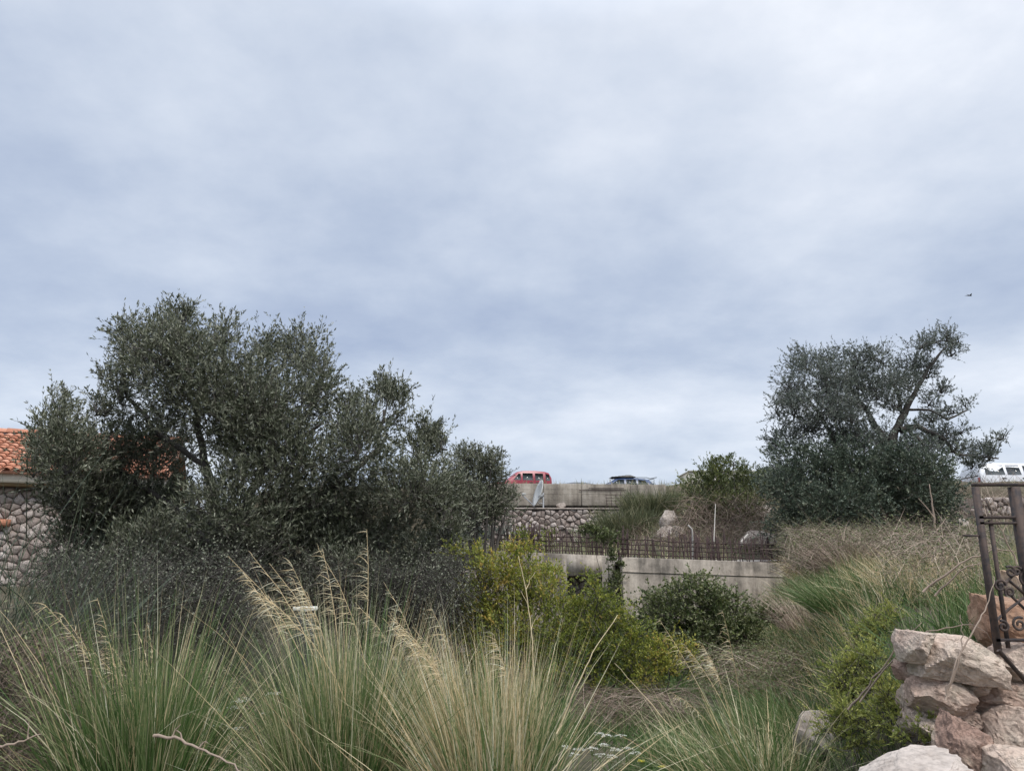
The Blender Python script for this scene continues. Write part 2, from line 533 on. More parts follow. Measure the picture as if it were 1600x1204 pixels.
M['rubber'] = flat_mat('tyre_rubber', (0.022, 0.022, 0.024), 0.9, var=0.2)
M['rim'] = flat_mat('wheel_rim', (0.30, 0.31, 0.32), 0.4, 0.6, var=0.2)
M['trim'] = flat_mat('black_trim', (0.025, 0.025, 0.027), 0.6, var=0.2)
M['lamp_red'] = flat_mat('tail_lamp', (0.30, 0.02, 0.02), 0.2, var=0.2)
M['lamp_clear'] = flat_mat('head_lamp', (0.6, 0.62, 0.62), 0.15, var=0.1)
M['dish'] = flat_mat('dish_grey', (0.52, 0.53, 0.52), 0.5, var=0.12, scale=4)
M['dish_arm'] = flat_mat('galvanised_steel', (0.30, 0.31, 0.33), 0.45, 0.4, var=0.2)
M['bird'] = flat_mat('dark_plumage', (0.045, 0.048, 0.058), 0.8, var=0.3)
M['pipe'] = flat_mat('pale_pipe', (0.42, 0.40, 0.37), 0.6, var=0.25)
M['block'] = flat_mat('grey_crate', (0.50, 0.54, 0.54), 0.6, var=0.2, scale=5)
M['crate_side'] = flat_mat('weathered_crate', (0.06, 0.066, 0.06), 0.8, var=0.5, scale=9)
M['gravel'] = flat_mat('pale_rubble', (0.42, 0.38, 0.34), 0.95, var=0.45, scale=6)


# ------------------------------------------------------------------ terrain
def S(a, b, x):
    t = np.clip((np.asarray(x, float) - a) / (b - a), 0, 1)
    return t * t * (3 - 2 * t)


WALLA, WALLB, WALLC, WALLD = at(640, 855, 17.6), at(960, 868, 16.7), at(972, 870, 16.2), at(1250, 880, 16.9)


def wall_y(x):
    return np.interp(x, [WALLA.x, WALLB.x, WALLC.x, WALLD.x], [WALLA.y, WALLB.y, WALLC.y, WALLD.y])


def zt(x, y):
    x = np.asarray(x, float); y = np.asarray(y, float)
    zl = 0.18 * S(5, 16, y) + S(-2.5, -7, x) * S(8, 14, y) * 0.9 + 0.35 * S(-6, -12, x)
    xb = 2.15 + (y - 4.2) * 0.37
    wd = 0.35 + np.maximum(y - 4.2, 0) * 0.17
    zr = 1.13 + 0.042 * (y - 4.5)
    t = S(0, 1, (x - (xb - wd)) / (wd + 0.25)) * S(4.12, 4.4, y)
    z = zl + (zr - zl) * t
    # heap of rubble in front of the gate wall
    z = z + .60 * S(1.25, 1.75, x) * S(2.3, 3.2, y) * (1 - S(4.05, 4.3, y))
    # terrace behind the low concrete wall
    wy = wall_y(x)
    up = S(0.25, 0.9, y - wy) * S(-7.5, -5.0, x)
    z = np.maximum(z, zl + (1.62 + 0.055 * np.maximum(y - 17, 0) - zl) * up)
    # stony slope up to the car park on the right
    sl = S(2.0, 5.0, x - 0.03 * (y - 16)) * np.clip((y - 17.5) / 15.5, 0, 1)
    z = np.where(up > 0.98, np.maximum(z, 1.66 + sl * 3.1), z)
    z = np.where(y < 16, np.where(x > 5.6 - 0 * y, np.minimum(z, 5), z), z)
    # step behind the rubble wall up to the road
    st = S(26.75, 27.5, y) * S(-14, -8, x)
    z = np.maximum(z, zl + (4.32 - zl) * st)
    far = S(41, 48, y) * 1.35 * S(-14, -8, x)
    z = z + far + S(8, 12, x) * S(30, 36, y) * 0.55
    return z


def zg(x, y):
    return float(zt(x, y))


xs = np.concatenate([[-600, -300, -150, -80, -50, -35, -25], np.arange(-18, -6, 0.6), np.arange(-6, 9, 0.16), np.arange(9, 24, 0.5), [26, 30, 36, 50, 80, 150, 300, 600]])
ys = np.concatenate([[-200, -80, -30, -12, -5, -1], np.arange(1, 7, 0.16), np.arange(7, 30, 0.2), np.arange(30, 56, 0.8), [58, 62, 70, 90, 140, 250, 500, 1000, 1500]])
GX, GY = np.meshgrid(xs, ys)
GZ = zt(GX, GY)
bump = np.array([[mnoise.noise(Vector((x * 0.8, y * 0.8, 0))) * 0.06 + mnoise.noise(Vector((x * 2.7, y * 2.7, 3))) * 0.025 if abs(x) < 26 and y < 56 else 0 for x in xs] for y in ys])
GZ = GZ + bump - np.where((GX < -10) | (GY > 55), 0.0, 0)
nx, ny = len(xs), len(ys)
idx = np.arange(nx * ny).reshape(ny, nx)
GF = np.stack([idx[:-1, :-1], idx[:-1, 1:], idx[1:, 1:], idx[1:, :-1]], -1).reshape(-1, 4)
g_o = link('ground', mesh_np('ground', np.stack([GX, GY, GZ], -1), GF, smooth=True), M['ground'])
tag(g_o, 'rough brown soil of the overgrown plot and its banks', 'ground', kind='structure')


# ------------------------------------------------------------------ stones
def faceted_rock(size, seed, cuts=14, sub=3, rough=0.05):
    rr = random.Random(seed)
    bm = bmesh.new()
    bmesh.ops.create_icosphere(bm, subdivisions=sub, radius=1.0)
    planes = []
    for _ in range(cuts):
        n = Vector((rr.gauss(0, 1), rr.gauss(0, 1), rr.gauss(0, 1))).normalized()
        planes.append((n, rr.uniform(0.55, 0.85)))
    so = Vector((rr.uniform(-50, 50), rr.uniform(-50, 50), rr.uniform(-50, 50)))
    for v in bm.verts:
        p = v.co.copy()
        for n, d in planes:
            k = p.dot(n)
            if k > d: p -= n * (k - d)
        p *= 1 + rough * mnoise.noise(p * 2.5 + so) * 2 + rough * 0.8 * mnoise.noise(p * 7 + so)
        v.co = Vector((p.x * size[0], p.y * size[1], p.z * size[2])) * 1.25
    me = bpy.data.meshes.new('rock')
    bm.to_mesh(me); bm.free()
    for p in me.polygons: p.use_smooth = False
    return me


def blocky_rock(size, seed, sub=4, rough=0.06, chop=8):
    """an angular quarry block: rounded box with chopped corners and a rough skin"""
    rr = random.Random(seed)
    bm = bmesh.new()
    bmesh.ops.create_cube(bm, size=2.0)
    bmesh.ops.subdivide_edges(bm, edges=bm.edges[:], cuts=sub * 2, use_grid_fill=True)
    planes = []
    for _ in range(chop):
        n = Vector((rr.choice((-1, 1)) * rr.uniform(.3, 1), rr.choice((-1, 1)) * rr.uniform(.3, 1), rr.choice((-1, 1)) * rr.uniform(.2, 1))).normalized()
        planes.append((n, rr.uniform(0.85, 1.2)))
    so = Vector((rr.uniform(-50, 50), rr.uniform(-50, 50), rr.uniform(-50, 50)))
    mean = (size[0] + size[1] + size[2]) / 6
    for v in bm.verts:
        p = v.co.copy()
        for n, d in planes:
            k = p.dot(n)
            if k > d: p -= n * (k - d)
        p = p.lerp(p.normalized() * 1.15, 0.07)
        w = Vector((p.x * size[0], p.y * size[1], p.z * size[2])) * (.5 / mean)
        p *= 1 + rough * 1.0 * mnoise.noise(w * 1.6 + so) + rough * .9 * mnoise.noise(w * 4.2 + so) + rough * .7 * mnoise.noise(w * 10 + so) + rough * .45 * mnoise.noise(w * 23 + so)
        v.co = Vector((p.x * size[0] / 2, p.y * size[1] / 2, p.z * size[2] / 2))
    me = bpy.data.meshes.new('stone')
    bm.to_mesh(me); bm.free()
    return me


def voronoi_cells(length, height, size, seed, squash=0.75):
    rr = random.Random(seed)
    pts = []
    rows = max(1, round(height / (size * squash))); cols = max(1, round(length / size))
    for j in range(-1, rows + 1):
        for i in range(-1, cols + 1):
            pts.append(((i + 0.5 + (0.5 if j % 2 else 0) + rr.uniform(-.49, .49)) * length / cols, (j + 0.5 + rr.uniform(-.46, .46)) * height / rows))
    out = []
    for a, p in enumerate(pts):
        if not (0 <= p[0] <= length and 0 <= p[1] <= height): continue
        poly = [(max(0, p[0] - 2 * size), max(0, p[1] - 2 * size)), (min(length, p[0] + 2 * size), max(0, p[1] - 2 * size)),
                (min(length, p[0] + 2 * size), min(height, p[1] + 2 * size)), (max(0, p[0] - 2 * size), min(height, p[1] + 2 * size))]
        for b, q in enumerate(pts):
            if a == b or abs(q[0] - p[0]) > 3 * size or abs(q[1] - p[1]) > 3 * size: continue
            mx_, my_ = (p[0] + q[0]) / 2, (p[1] + q[1]) / 2
            nx_, ny_ = q[0] - p[0], q[1] - p[1]
            new = []
            for k in range(len(poly)):
                s, e = poly[k], poly[(k + 1) % len(poly)]
                ds = (s[0] - mx_) * nx_ + (s[1] - my_) * ny_
                de = (e[0] - mx_) * nx_ + (e[1] - my_) * ny_
                if ds <= 0: new.append(s)
                if ds * de < 0:
                    t = ds / (ds - de)
                    new.append((s[0] + (e[0] - s[0]) * t, s[1] + (e[1] - s[1]) * t))
            poly = new
            if not poly: break
        if len(poly) >= 3: out.append(poly)
    return out


def rubble(parent, a, b, z0, z1, size, seed, mat, joint=0.025, depth=0.09, squash=0.75, skip=None, single=None):
    """stones of a rubble face from plan point a to b, each its own object under parent"""
    a, b = Vector((a[0], a[1], 0)), Vector((b[0], b[1], 0))
    d = (b - a); Ln = d.length; d.normalize()
    nrm = Vector((d.y, -d.x, 0))
    if nrm.y > 0: nrm = -nrm
    rr = random.Random(seed)
    w0 = worldloc(parent)
    cnt = 0
    rest = Geo()
    for poly in voronoi_cells(Ln, z1 - z0, size, seed, squash):
        n = len(poly)
        c = (sum(p[0] for p in poly) / n, sum(p[1] for p in poly) / n)
        if skip and skip(c[0], c[1] + z0): continue
        dep = depth * rr.uniform(0.6, 1.35)
        org = a + d * c[0] + Vector((0, 0, z0 + c[1]))
        # round the polygon a little by cutting each corner
        pp = []
        for k in range(n):
            p, q, r_ = poly[k - 1], poly[k], poly[(k + 1) % n]
            pp.append((q[0] + (p[0] - q[0]) * .13, q[1] + (p[1] - q[1]) * .13))
            pp.append((q[0] + (r_[0] - q[0]) * .13, q[1] + (r_[1] - q[1]) * .13))
        m = len(pp)
        V = []
        tx, ty = rr.uniform(-.25, .25), rr.uniform(-.25, .25)
        for (shr, dp) in ((0.0, -0.03), (0.0, dep * .45), (0.12, dep * .85), (0.5, dep)):
            for p in pp:
                dx, dy = p[0] - c[0], p[1] - c[1]
                l = math.hypot(dx, dy) or 1
                k = max(0.15, (l - joint * .5) / l) * (1 - shr) * (1 + rr.uniform(-.07, .05))
                o = d * dx * k + Vector((0, 0, dy * k)) + nrm * (dp + (dx * tx + dy * ty if dp > 0 else 0) + rr.uniform(-.08, .08) * dep)
                V.append(o)
        V.append(nrm * dep * 1.02)
        F = []
        for r_ in range(3):
            for k in range(m):
                k2 = (k + 1) % m
                F += [(r_ * m + k, r_ * m + k2, (r_ + 1) * m + k2), (r_ * m + k, (r_ + 1) * m + k2, (r_ + 1) * m + k)]
        F += [(3 * m + k, 3 * m + (k + 1) % m, 4 * m) for k in range(m)]
        if cnt >= 295 or (single and not single(c[0], c[1] + z0)):   # past the limit, or hidden: joined
            rest.add([tuple(v + org) for v in V], F)
            continue
        me = mesh_np('stone', [tuple(v) for v in V], F)
        link('stone', me, mat, parent, loc=org - w0)
        cnt += 1
    if rest.n:
        part('rubble_stones', rest, mat, parent, kind='stuff')
    return cnt


# ------------------------------------------------------------------ stone house on the left
def house():
    hd = Vector((math.cos(R(20)), math.sin(R(20)), 0))       # facade direction, receding to the right
    A = at(0, 760, 13.6)
    left = Vector((A.x, A.y, 0)) - hd * 2.2
    Ln = 4.75
    right = left + hd * Ln
    back = Vector((-hd.y, hd.x, 0))
    zw = A.z
    z0 = 0.4
    H = thing('stone_house', 'rubble stone house with orange clay tile roof and cream eaves behind the olive', 'house', (left.x, left.y, z0))
    w = Geo()
    c = [left, right, right + back * 6, left + back * 6]
    V = [(p.x, p.y, z) for z in (z0 - .3, zw) for p in c]
    w.add(V, [(0, 1, 5, 4), (1, 2, 6, 5), (2, 3, 7, 6), (3, 0, 4, 7)])
    wall = part('wall', w, M['mortar'], H)
    n = rubble(wall, left, right, z0 - .05, zw - 0.02, 0.165, 21, M['wall_stone'], 0.008, 0.055, 0.78, single=lambda q, z: 2.0 < q < 3.75 and z > .9)
    # eaves: soffit strip, shade painted into its colour, and the cream fascia, 0.3 m proud of the wall
    over = -back * 0.34
    f = Geo()
    zt_ = zw + 0.21
    a, b = left + over - hd * 0.2, right + over + hd * 0.2
    f.add(*prism_between((a.x, a.y), (b.x, b.y), 0.06, zw + 0.05, zt_, zw + 0.05, zt_))
    part('fascia', f, M['plaster'], H)
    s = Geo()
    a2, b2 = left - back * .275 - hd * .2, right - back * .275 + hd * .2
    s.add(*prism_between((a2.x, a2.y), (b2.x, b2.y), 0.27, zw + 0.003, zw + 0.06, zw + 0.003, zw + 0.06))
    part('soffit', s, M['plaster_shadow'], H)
    # roof deck and tiles
    pitch = R(21.5)
    run = 2.8
    zed = zt_ + 0.03
    r = Geo()
    e0, e1 = left + over * 1.25 - hd * .25, right + over * 1.25 + hd * .25
    up = back * math.cos(pitch) + Vector((0, 0, math.sin(pitch)))
    nn = -back * math.sin(pitch) + Vector((0, 0, math.cos(pitch)))
    q = [e0, e1, e1 + up * run, e0 + up * run]
    qb = [e1 + up * run, e0 + up * run, e0 + back * 7.2, e1 + back * 7.2]
    V = [(p.x, p.y, p.z + zed) for p in q] + [(p.x, p.y, p.z + zed - 0.05) for p in q]
    r.add(V, [(0, 1, 2, 3), (7, 6, 5, 4), (0, 4, 5, 1), (1, 5, 6, 2), (3, 2, 6, 7), (0, 3, 7, 4)])
    V = [(p.x, p.y, p.z + zed - 0.004) for p in (qb[1], qb[0], qb[3], qb[2])]
    r.add(V, [(0, 1, 2, 3)])
    roof = part('roof', r, M['tile'], H)
    # one barrel tile, shared
    tl, tw = 0.25, 0.150
    V, F = [], []
    for t_, rw, h in ((0, tw * .5, .056), (tl, tw * .40, .044)):
        for lift in (0, -0.012):
            for k in range(7):
                th = math.pi * k / 6
                ww = rw * (1 if lift == 0 else .86)
                p = hd * (-math.cos(th) * ww) + nn * (math.sin(th) * (h + lift) + (0.02 if t_ == 0 else 0.0)) + up * t_
                V.append(tuple(p))
    for k in range(6):
        F += [(k, k + 1, 15 + k, 14 + k), (7 + k, 21 + k, 22 + k, 8 + k), (k, 7 + k, 8 + k, k + 1)]
    tile_me = Geo().add(V, F).mesh('tile')
    tile_me.materials.append(M['tile'])
    w0 = worldloc(roof)
    rows = int(run / 0.205)
    cols = int((Ln + .5) / 0.158)
    for j in range(rows):
        for i in range(cols):
            p = e0 + hd * (0.08 + i * 0.158 + random.uniform(-.008, .008)) + up * (j * 0.205 - 0.04 + random.uniform(-.012, .012)) + Vector((0, 0, zed)) + nn * random.uniform(0.002, .008)
            if i < cols - 22: continue
            o = link('tile', tile_me, None, roof, loc=p - w0)
    # ridge tiles
    rg = Geo()
    rt = e0 + up * run + Vector((0, 0, zed + .02))
    k = 0
    ridge_me = None
    while k * 0.38 < Ln + .4:
        p = rt + hd * (k * 0.38)
        if ridge_me is None:
            gg = Geo()
            V, F = [], []
            for t_, rr_ in ((0, .13), (.42, .11)):
                for lift in (1.0, .85):
                    for q_ in range(7):
                        th = math.pi * q_ / 6
                        V.append(tuple(hd * t_ + back * (-math.cos(th) * rr_ * lift) + Vector((0, 0, math.sin(th) * rr_ * .8 * lift))))
            for q_ in range(6):
                F += [(q_, q_ + 1, 15 + q_, 14 + q_), (7 + q_, 21 + q_, 22 + q_, 8 + q_), (q_, 7 + q_, 8 + q_, q_ + 1)]
            ridge_me = gg.add(V, F).mesh('ridge_tile')
            ridge_me.materials.append(M['tile'])
        link('ridge_tile', ridge_me, None, roof, loc=p - w0)
        k += 1
    # brick sill low on the wall at the left edge of the picture
    sp_ = at(-6, 816, 13.5)
    sg = Geo(); sg.add(*box_vf(-.28, .20, -.05, .16, -.06, .06))
    so = link('brick_sill', sg.mesh('brick_sill'), M['tile'], wall, loc=sp_ - worldloc(wall))
    so.rotation_euler = (0, 0, R(20))


house()

# ------------------------------------------------------------------ lower concrete wall with its rusty bars
def low_wall():
    base = 0.0
    Wt = thing('concrete_wall', 'low stained concrete wall crossing the plot behind the bramble bushes', 'wall', (WALLC.x, WALLC.y, base))
    segs = []

    def run(pts, tops, name='wall_panel'):
        for (p, q, tp, tq) in zip(pts[:-1], pts[1:], tops[:-1], tops[1:]):
            g = Geo()
            g.add(*prism_between((p.x, p.y), (q.x, q.y), 0.24, base - .2, tp, base - .2, tq))
            o = part(name, g, M['concrete_low'], Wt)
            bv = o.modifiers.new('bevel', 'BEVEL'); bv.width = 0.012; bv.segments = 2
    # left length, in three pours, with a low opening in its last one
    zA, zB = WALLA.z, at(960, 868, WALLB.y).z
    l1, l2, l3 = WALLA.lerp(WALLB, .30), WALLA.lerp(WALLB, .56), WALLA.lerp(WALLB, .775)
    run([WALLA, l1, l2, l3], [zA, zA + (zB - zA) * .3, zA + (zB - zA) * .56, zA + (zB - zA) * .775])
    # opening between l3 and nearly WALLB: lintel above, jamb at its right end
    j = WALLA.lerp(WALLB, .94)
    z3, zj = zA + (zB - zA) * .775, zA + (zB - zA) * .94
    zl = at(910, 899, WALLB.y + .1).z
    g = Geo(); g.add(*prism_between((l3.x, l3.y), (j.x, j.y), 0.243, zl, z3, zl - .02, zj)); part('lintel', g, M['concrete_low'], Wt)
    run([j, WALLB], [zj, zB])
    # rubble fill, dark, set back inside the opening
    g = Geo()
    bk = Vector((0, .5, 0))
    g.add(*prism_between(((l3 + bk).x - .2, (l3 + bk).y), ((j + bk).x + .2, (j + bk).y), 0.1, base - .1, zl + .2, base - .1, zl + .2))
    part('opening_back', g, M['mortar'], Wt)
    rubble(Wt, ((l3 + bk).x - .1, (l3 + bk).y), ((j + bk).x + .1, (j + bk).y), base + .3, zl + .05, .16, 5, M['wall_stone'], .02, .05)
    # right length, curving, four pours
    zC, zD = WALLC.z, WALLD.z
    pts = [WALLC + (WALLD - WALLC) * t + Vector((0, -.18 * math.sin(math.pi * t), 0)) for t in (0, .2, .46, .72, 1)]
    tops = [zC + (zD - zC) * t for t in (0, .2, .46, .72, 1)]
    run(pts, tops)
    # formwork ledge: a lip a hand below the top and tie holes
    for p, q, tp, tq in zip(pts[:-1], pts[1:], tops[:-1], tops[1:]):
        g = Geo()
        v, f = prism_between((p.x + .004, p.y - .018), (q.x - .004, q.y - .018), 0.0175, tp - .30, tp - .285, tq - .30, tq - .285)
        g.add(v, f)
        part('form_ridge', g, M['concrete_low'], Wt)

    # rusty starter bars along the top
    for nm, a, b, za, zb, n0, hts, lab in (
            ('bar_fence', WALLA.lerp(WALLB, .42), WALLB, zA + (zB - zA) * .42, zB, 52, (.40, .56), 'rusty reinforcing bars standing on the left length of the concrete wall'),
            ('bar_fence', WALLC, WALLC.lerp(WALLD, .93), zC, zC + (zD - zC) * .93, 74, (.40, .54), 'rusty reinforcing bars standing on the right length of the concrete wall')):
        Fb = thing(nm, lab, 'bar fence', (a.x, a.y, za), group='rusty bar fences on the concrete wall')
        d = b - a
        bar_me = Geo().add(*tube([(0, 0, -.08), (0, 0, 1)], 0.0125, 5)).mesh('bar')
        bar_me.materials.append(M['rust'])
        nrm = Vector((-d.y, d.x, 0)).normalized() * .12
        w0 = worldloc(Fb)
        for i in range(n0):
            t = (i + random.uniform(-.3, .3)) / n0
            t = min(max(t, 0.004), 0.996)
            if random.random() < .10: continue
            p = a + d * t + nrm * random.choice((.55, 1.45)) - Vector((0, .18 * math.sin(math.pi * t * .93), 0)) * (1 if a is WALLC else 0)
            p.z = za + (zb - za) * t
            o = link('bar', bar_me, None, Fb, loc=p - w0)
            o.scale = (1, 1, random.uniform(*hts) * random.choice((.75, 1, 1, 1, 1.05, 1.3)))
            o.rotation_euler = (random.gauss(0, .08), random.gauss(0, .10), 0)
        for k in range(4):
            h = (.07, .17, .27, .36)[k]
            pl = []
            for i in range(13):
                t = i / 12
                p = a + d * t + nrm * (.55 if k % 2 else 1.45) - Vector((0, .18 * math.sin(math.pi * t * .93), 0)) * (1 if a is WALLC else 0)
                p.z = za + (zb - za) * t + h + random.uniform(-.015, .015)
                pl.append(p)
            part('cross_bar', Geo().add(*tube(pl, .0105, 4)), M['rust'], Fb)
        # dense column cages
        for t in ((.30, .34, .86) if a is not WALLC else (.02, .44, .56)):
            cg = Geo()
            p = a + d * t + nrm; p.z = za + (zb - za) * t
            for (ox, oy) in ((-.1, -.08), (.1, -.08), (-.1, .08), (.1, .08), (0, -.08), (0, .08)):
                h = random.uniform(.48, .66)
                cg.add(*tube([p + Vector((ox, oy, -.08)), p + Vector((ox * 1.1 + random.uniform(-.03, .03), oy, h))], .011, 5))
            for h in (.08, .18, .28, .38):
                q = [p + Vector((ox, oy, h)) for ox, oy in ((-.11, -.09), (.11, -.09), (.11, .09), (-.11, .09), (-.11, -.09))]
                cg.add(*tube(q, .007, 4))
            part('column_cage', cg, M['rust'], Fb)


low_wall()

# terrace behind the wall: pale rubble sheet
g = Geo()
tx = np.linspace(-2.5, 6.4, 60); ty = np.linspace(0.3, 2.6, 14)
TX, TYY = np.meshgrid(tx, ty)
TY = wall_y(TX) + TYY
TZ = 1.645 + 0.055 * np.maximum(TY - 17, 0) + np.array([[mnoise.noise(Vector((x * 3, y * 3, 9))) * .03 for x in tx] for y in ty])
ii = np.arange(60 * 14).reshape(14, 60)
g.add(np.stack([TX, TY, TZ], -1), np.stack([ii[:-1, :-1], ii[:-1, 1:], ii[1:, 1:], ii[1:, :-1]], -1).reshape(-1, 4))
o = link('rubble_path', g.mesh('rubble_path', True), M['gravel'])
tag(o, 'pale gravel strip behind the bars of the concrete wall', 'path', kind='structure')


# ------------------------------------------------------------------ rubble wall and concrete parapet by the road
def back_walls():
    a, b = at(690, 796, 26.0), at(988, 796, 26.0)
    zt_ = at(850, 793.5, 26).z
    zb_ = at(850, 862, 26).z
    W = thing('rubble_wall', 'pale rubble stone wall below the concrete parapet of the road', 'wall', (a.x, a.y, zb_))
    g = Geo(); g.add(*prism_between((a.x, a.y), (b.x, b.y), .45, zb_ - .6, zt_ - .03, zb_ - .6, zt_ - .05)); part('core', g, M['mortar'], W)
    hole = lambda s, z: (at(878, 840, 26).x - a.x < s < at(893, 840, 26).x - a.x) and z < at(870, 828, 26).z
    rubble(W, (a.x, a.y), (b.x, b.y), zb_, zt_ - .06, 0.20, 33, M['wall_stone'], .010, .07, .78, hole, single=lambda q, z: q > at(785, 800, 26).x - a.x)
    g = Geo(); g.add(*prism_between((a.x, a.y - .1), (b.x, b.y - .1), .56, zt_ - .028, zt_ + .02, zt_ - .045, zt_ - .01)); part('coping', g, M['limestone'], W)
    # grey cast stretch that continues it to the right
    c, d = at(989, 796, 26.05), at(1062, 800, 26.3)
    C = thing('concrete_block_wall', 'grey cast wall stretch between the rubble wall and the broom slope', 'wall', (c.x, c.y, zb_))
    g = Geo(); g.add(*prism_between((c.x, c.y), (d.x, d.y), .5, zb_ - .5, zt_ - .04, zb_ - .5, zt_ - .1)); part('wall_panel', g, M['concrete'], C)
    for k, px in enumerate((1003, 1022, 1041)):
        q = at(px, 820, 26.0)
        g = Geo(); g.add(*box_vf(q.x - .035, q.x + .035, 25.99 + .01 * k, 26.2, zb_, zt_ - .12)); part('buttress', g, M['concrete'], C)
    # parapet: panels above a recessed dark beam
    zp0, zp1 = at(900, 789.5, 26.9).z, at(900, 755.5, 26.9).z
    pa = at(690, 755, 26.9)
    P = thing('concrete_parapet', 'board marked concrete parapet in front of the parked cars', 'parapet', (pa.x, pa.y, zp0))
    edges = [690, 760, 849, 908, 985, 1040]
    for k, (x0, x1) in enumerate(zip(edges[:-1], edges[1:])):
        p, q = at(x0, 755, 26.9), at(x1, 755, 26.9)
        g = Geo()
        oy = (0, .006, 0, .012, .004)[k]
        dz = (0.01, .012, 0, -.01, -.03)[k]
        v, f = prism_between((p.x + .006, p.y - oy), (q.x - .006, q.y - oy), .25, zp0, zp1 + dz, zp0, zp1 + dz)
        g.add(v, f)
        o = part('panel', g, M['concrete'], P)
        bv = o.modifiers.new('bevel', 'BEVEL'); bv.width = .02; bv.segments = 1
        # board seams: thin ribs left by the shuttering
        for hz in (.28, .52, .74):
            z = zp0 + (zp1 - zp0) * hz
            g = Geo()
            g.add(*box_vf(p.x + .03, q.x - .03, p.y - oy - .004, p.y - oy + .01, z, z + .010))
            part('board_seam', g, M['concrete'], P)
    p, q = at(690, 755, 26.9), at(1045, 755, 26.9)
    g = Geo(); g.add(*prism_between((p.x, p.y + .3), (q.x, q.y + .3), .2, zp0 - .9, zp0 + .1, zp0 - .9, zp0 + .1)); part('footing', g, M['concrete'], P)
    # rusty mesh in front of the parapet
    r0, r1 = at(948, 770, 26.5), at(1012, 792, 26.5)
    Rm = thing('steel_mesh', 'square rusty reinforcing mesh leaning on the parapet near its right end', 'mesh', (r0.x, 26.5, r1.z))
    w0 = worldloc(Rm)
    for k in range(10):
        x = r0.x + (r1.x - r0.x) * k / 9
        zz = r0.z + random.uniform(-.1, .05)
        part('bar', Geo().add(*tube([(x, 26.5, r1.z - .35), (x + random.uniform(-.02, .02), 26.55, zz)], .009, 4)), M['rust'], Rm)
    for k in range(5):
        z = r1.z + (r0.z - r1.z) * (k + .3) / 5
        part('cross_bar', Geo().add(*tube([(r0.x - .05, 26.5, z), (r1.x + .05, 26.53, z - .02)], .009, 4)), M['rust'], Rm)
    for (y_, x0, x1) in ((762.5, 920, 975), (765.5, 905, 978)):
        p, q = at(x0, y_, 26.86), at(x1, y_, 26.86)
        part('cross_bar', Geo().add(*tube([p, q], .012, 4)), M['rust'], Rm)
    # loose boulder on the wall
    q = at(877, 791, 26.2)
    o = link('boulder', faceted_rock((.16, .14, .10), 3, sub=2), M['limestone'], loc=(q.x, q.y, zt_ + .09))
    tag(o, 'small pale boulder lying on top of the rubble wall right of the dish', 'boulder')


back_walls()


# satellite dish on the rubble wall
def dish():
    c = at(840, 773, 25.75)
    zt_ = at(850, 793.5, 26).z
    D = thing('satellite_dish', 'grey satellite dish seen from the side on top of the rubble wall', 'satellite dish', (c.x + .12, 26.1, zt_))
    w0 = worldloc(D)
    # dish axis: points left, a little towards us and up
    ax = Vector((-.93, -.24, .30)).normalized()
    u = ax.cross(Vector((0, 0, 1))).normalized(); v = u.cross(ax).normalized()
    if v.z < 0: v = -v
    ctr = Vector((c.x, 25.95, zt_ + .50))
    g = Geo()
    V, F = [], []
    nr, na = 5, 28
    for layer in (0, .018):
        for r in range(nr + 1):
            for k in range(na):
                th = 2 * math.pi * k / na
                rr_ = r / nr
                p = ctr + u * (math.cos(th) * .42 * rr_) + v * (math.sin(th) * .47 * rr_) + ax * (-.11 * (1 - rr_ ** 2) - layer)
                V.append(tuple(p))
    off = (nr + 1) * na
    for lay in (0, 1):
        for r in range(nr):
            for k in range(na):
                k2 = (k + 1) % na
                q = (lay * off + r * na + k, lay * off + r * na + k2, lay * off + (r + 1) * na + k2, lay * off + (r + 1) * na + k)
                F.append(q if lay == 0 else q[::-1])
    for k in range(na):
        k2 = (k + 1) % na
        F.append((nr * na + k, nr * na + k2, off + nr * na + k2, off + nr * na + k))
    g.add(V, F)
    part('reflector', g, M['dish'], D, smooth=True)
    foot = Vector((c.x + .20, 26.12, zt_ - .05))
    part('mast', Geo().add(*tube([foot, foot + Vector((0, 0, .58))], .032, 8)), M['dish_arm'], D, smooth=True)
    b = ctr - ax * .13 - v * .1
    part('bracket', Geo().add(*tube([foot + Vector((0, 0, .5)), b], [.045, .075], 6)).add(*tube([foot + Vector((0, 0, .2)), b - v * .2], .02, 5)), M['dish_arm'], D)
    low = ctr - v * .44
    lnb = ctr + ax * .50 - v * .22
    part('feed_arm', Geo().add(*tube([low, lnb], .016, 6)), M['dish_arm'], D)
    o = part('receiver', Geo().add(*tube([lnb - ax * .0 + v * .02, lnb - ax * .12 + v * .06], [.045, .03], 8)), M['dish'], D)


dish()


# ------------------------------------------------------------------ vehicles
def loft_body(sts):
    """sts: (x, zlow, zbelt, zroof, wbelt, wroof); closed shell with rounded roof edges"""
    V, F = [], []
    ring = 12
    for (x, zl, zb, zr, wb, wr) in sts:
        h = zr - zb
        half = [(wb * .94, zl), (wb, zl + (zb - zl) * .3), (wb, zb), (wb + (wr - wb) * .75, zb + h * .72), (wr * .93, zb + h * .95), (wr * .55, zr)]
        V += [(x, -y, z) for y, z in half] + [(x, y, z) for y, z in reversed(half)]
    n = len(sts)
    for i in range(n - 1):
        for k in range(ring):
            k2 = (k + 1) % ring
            F.append((i * ring + k, i * ring + k2, (i + 1) * ring + k2, (i + 1) * ring + k))
    Fa = np.array(F)
    Fa = np.concatenate([Fa[:, [0, 1, 2]], Fa[:, [0, 2, 3]]])
    for base in (0, (n - 1) * ring):
        Fa = np.concatenate([Fa, np.array([(base, base + k, base + k + 1) for k in range(1, ring - 1)])])
    return np.array(V, float), Fa


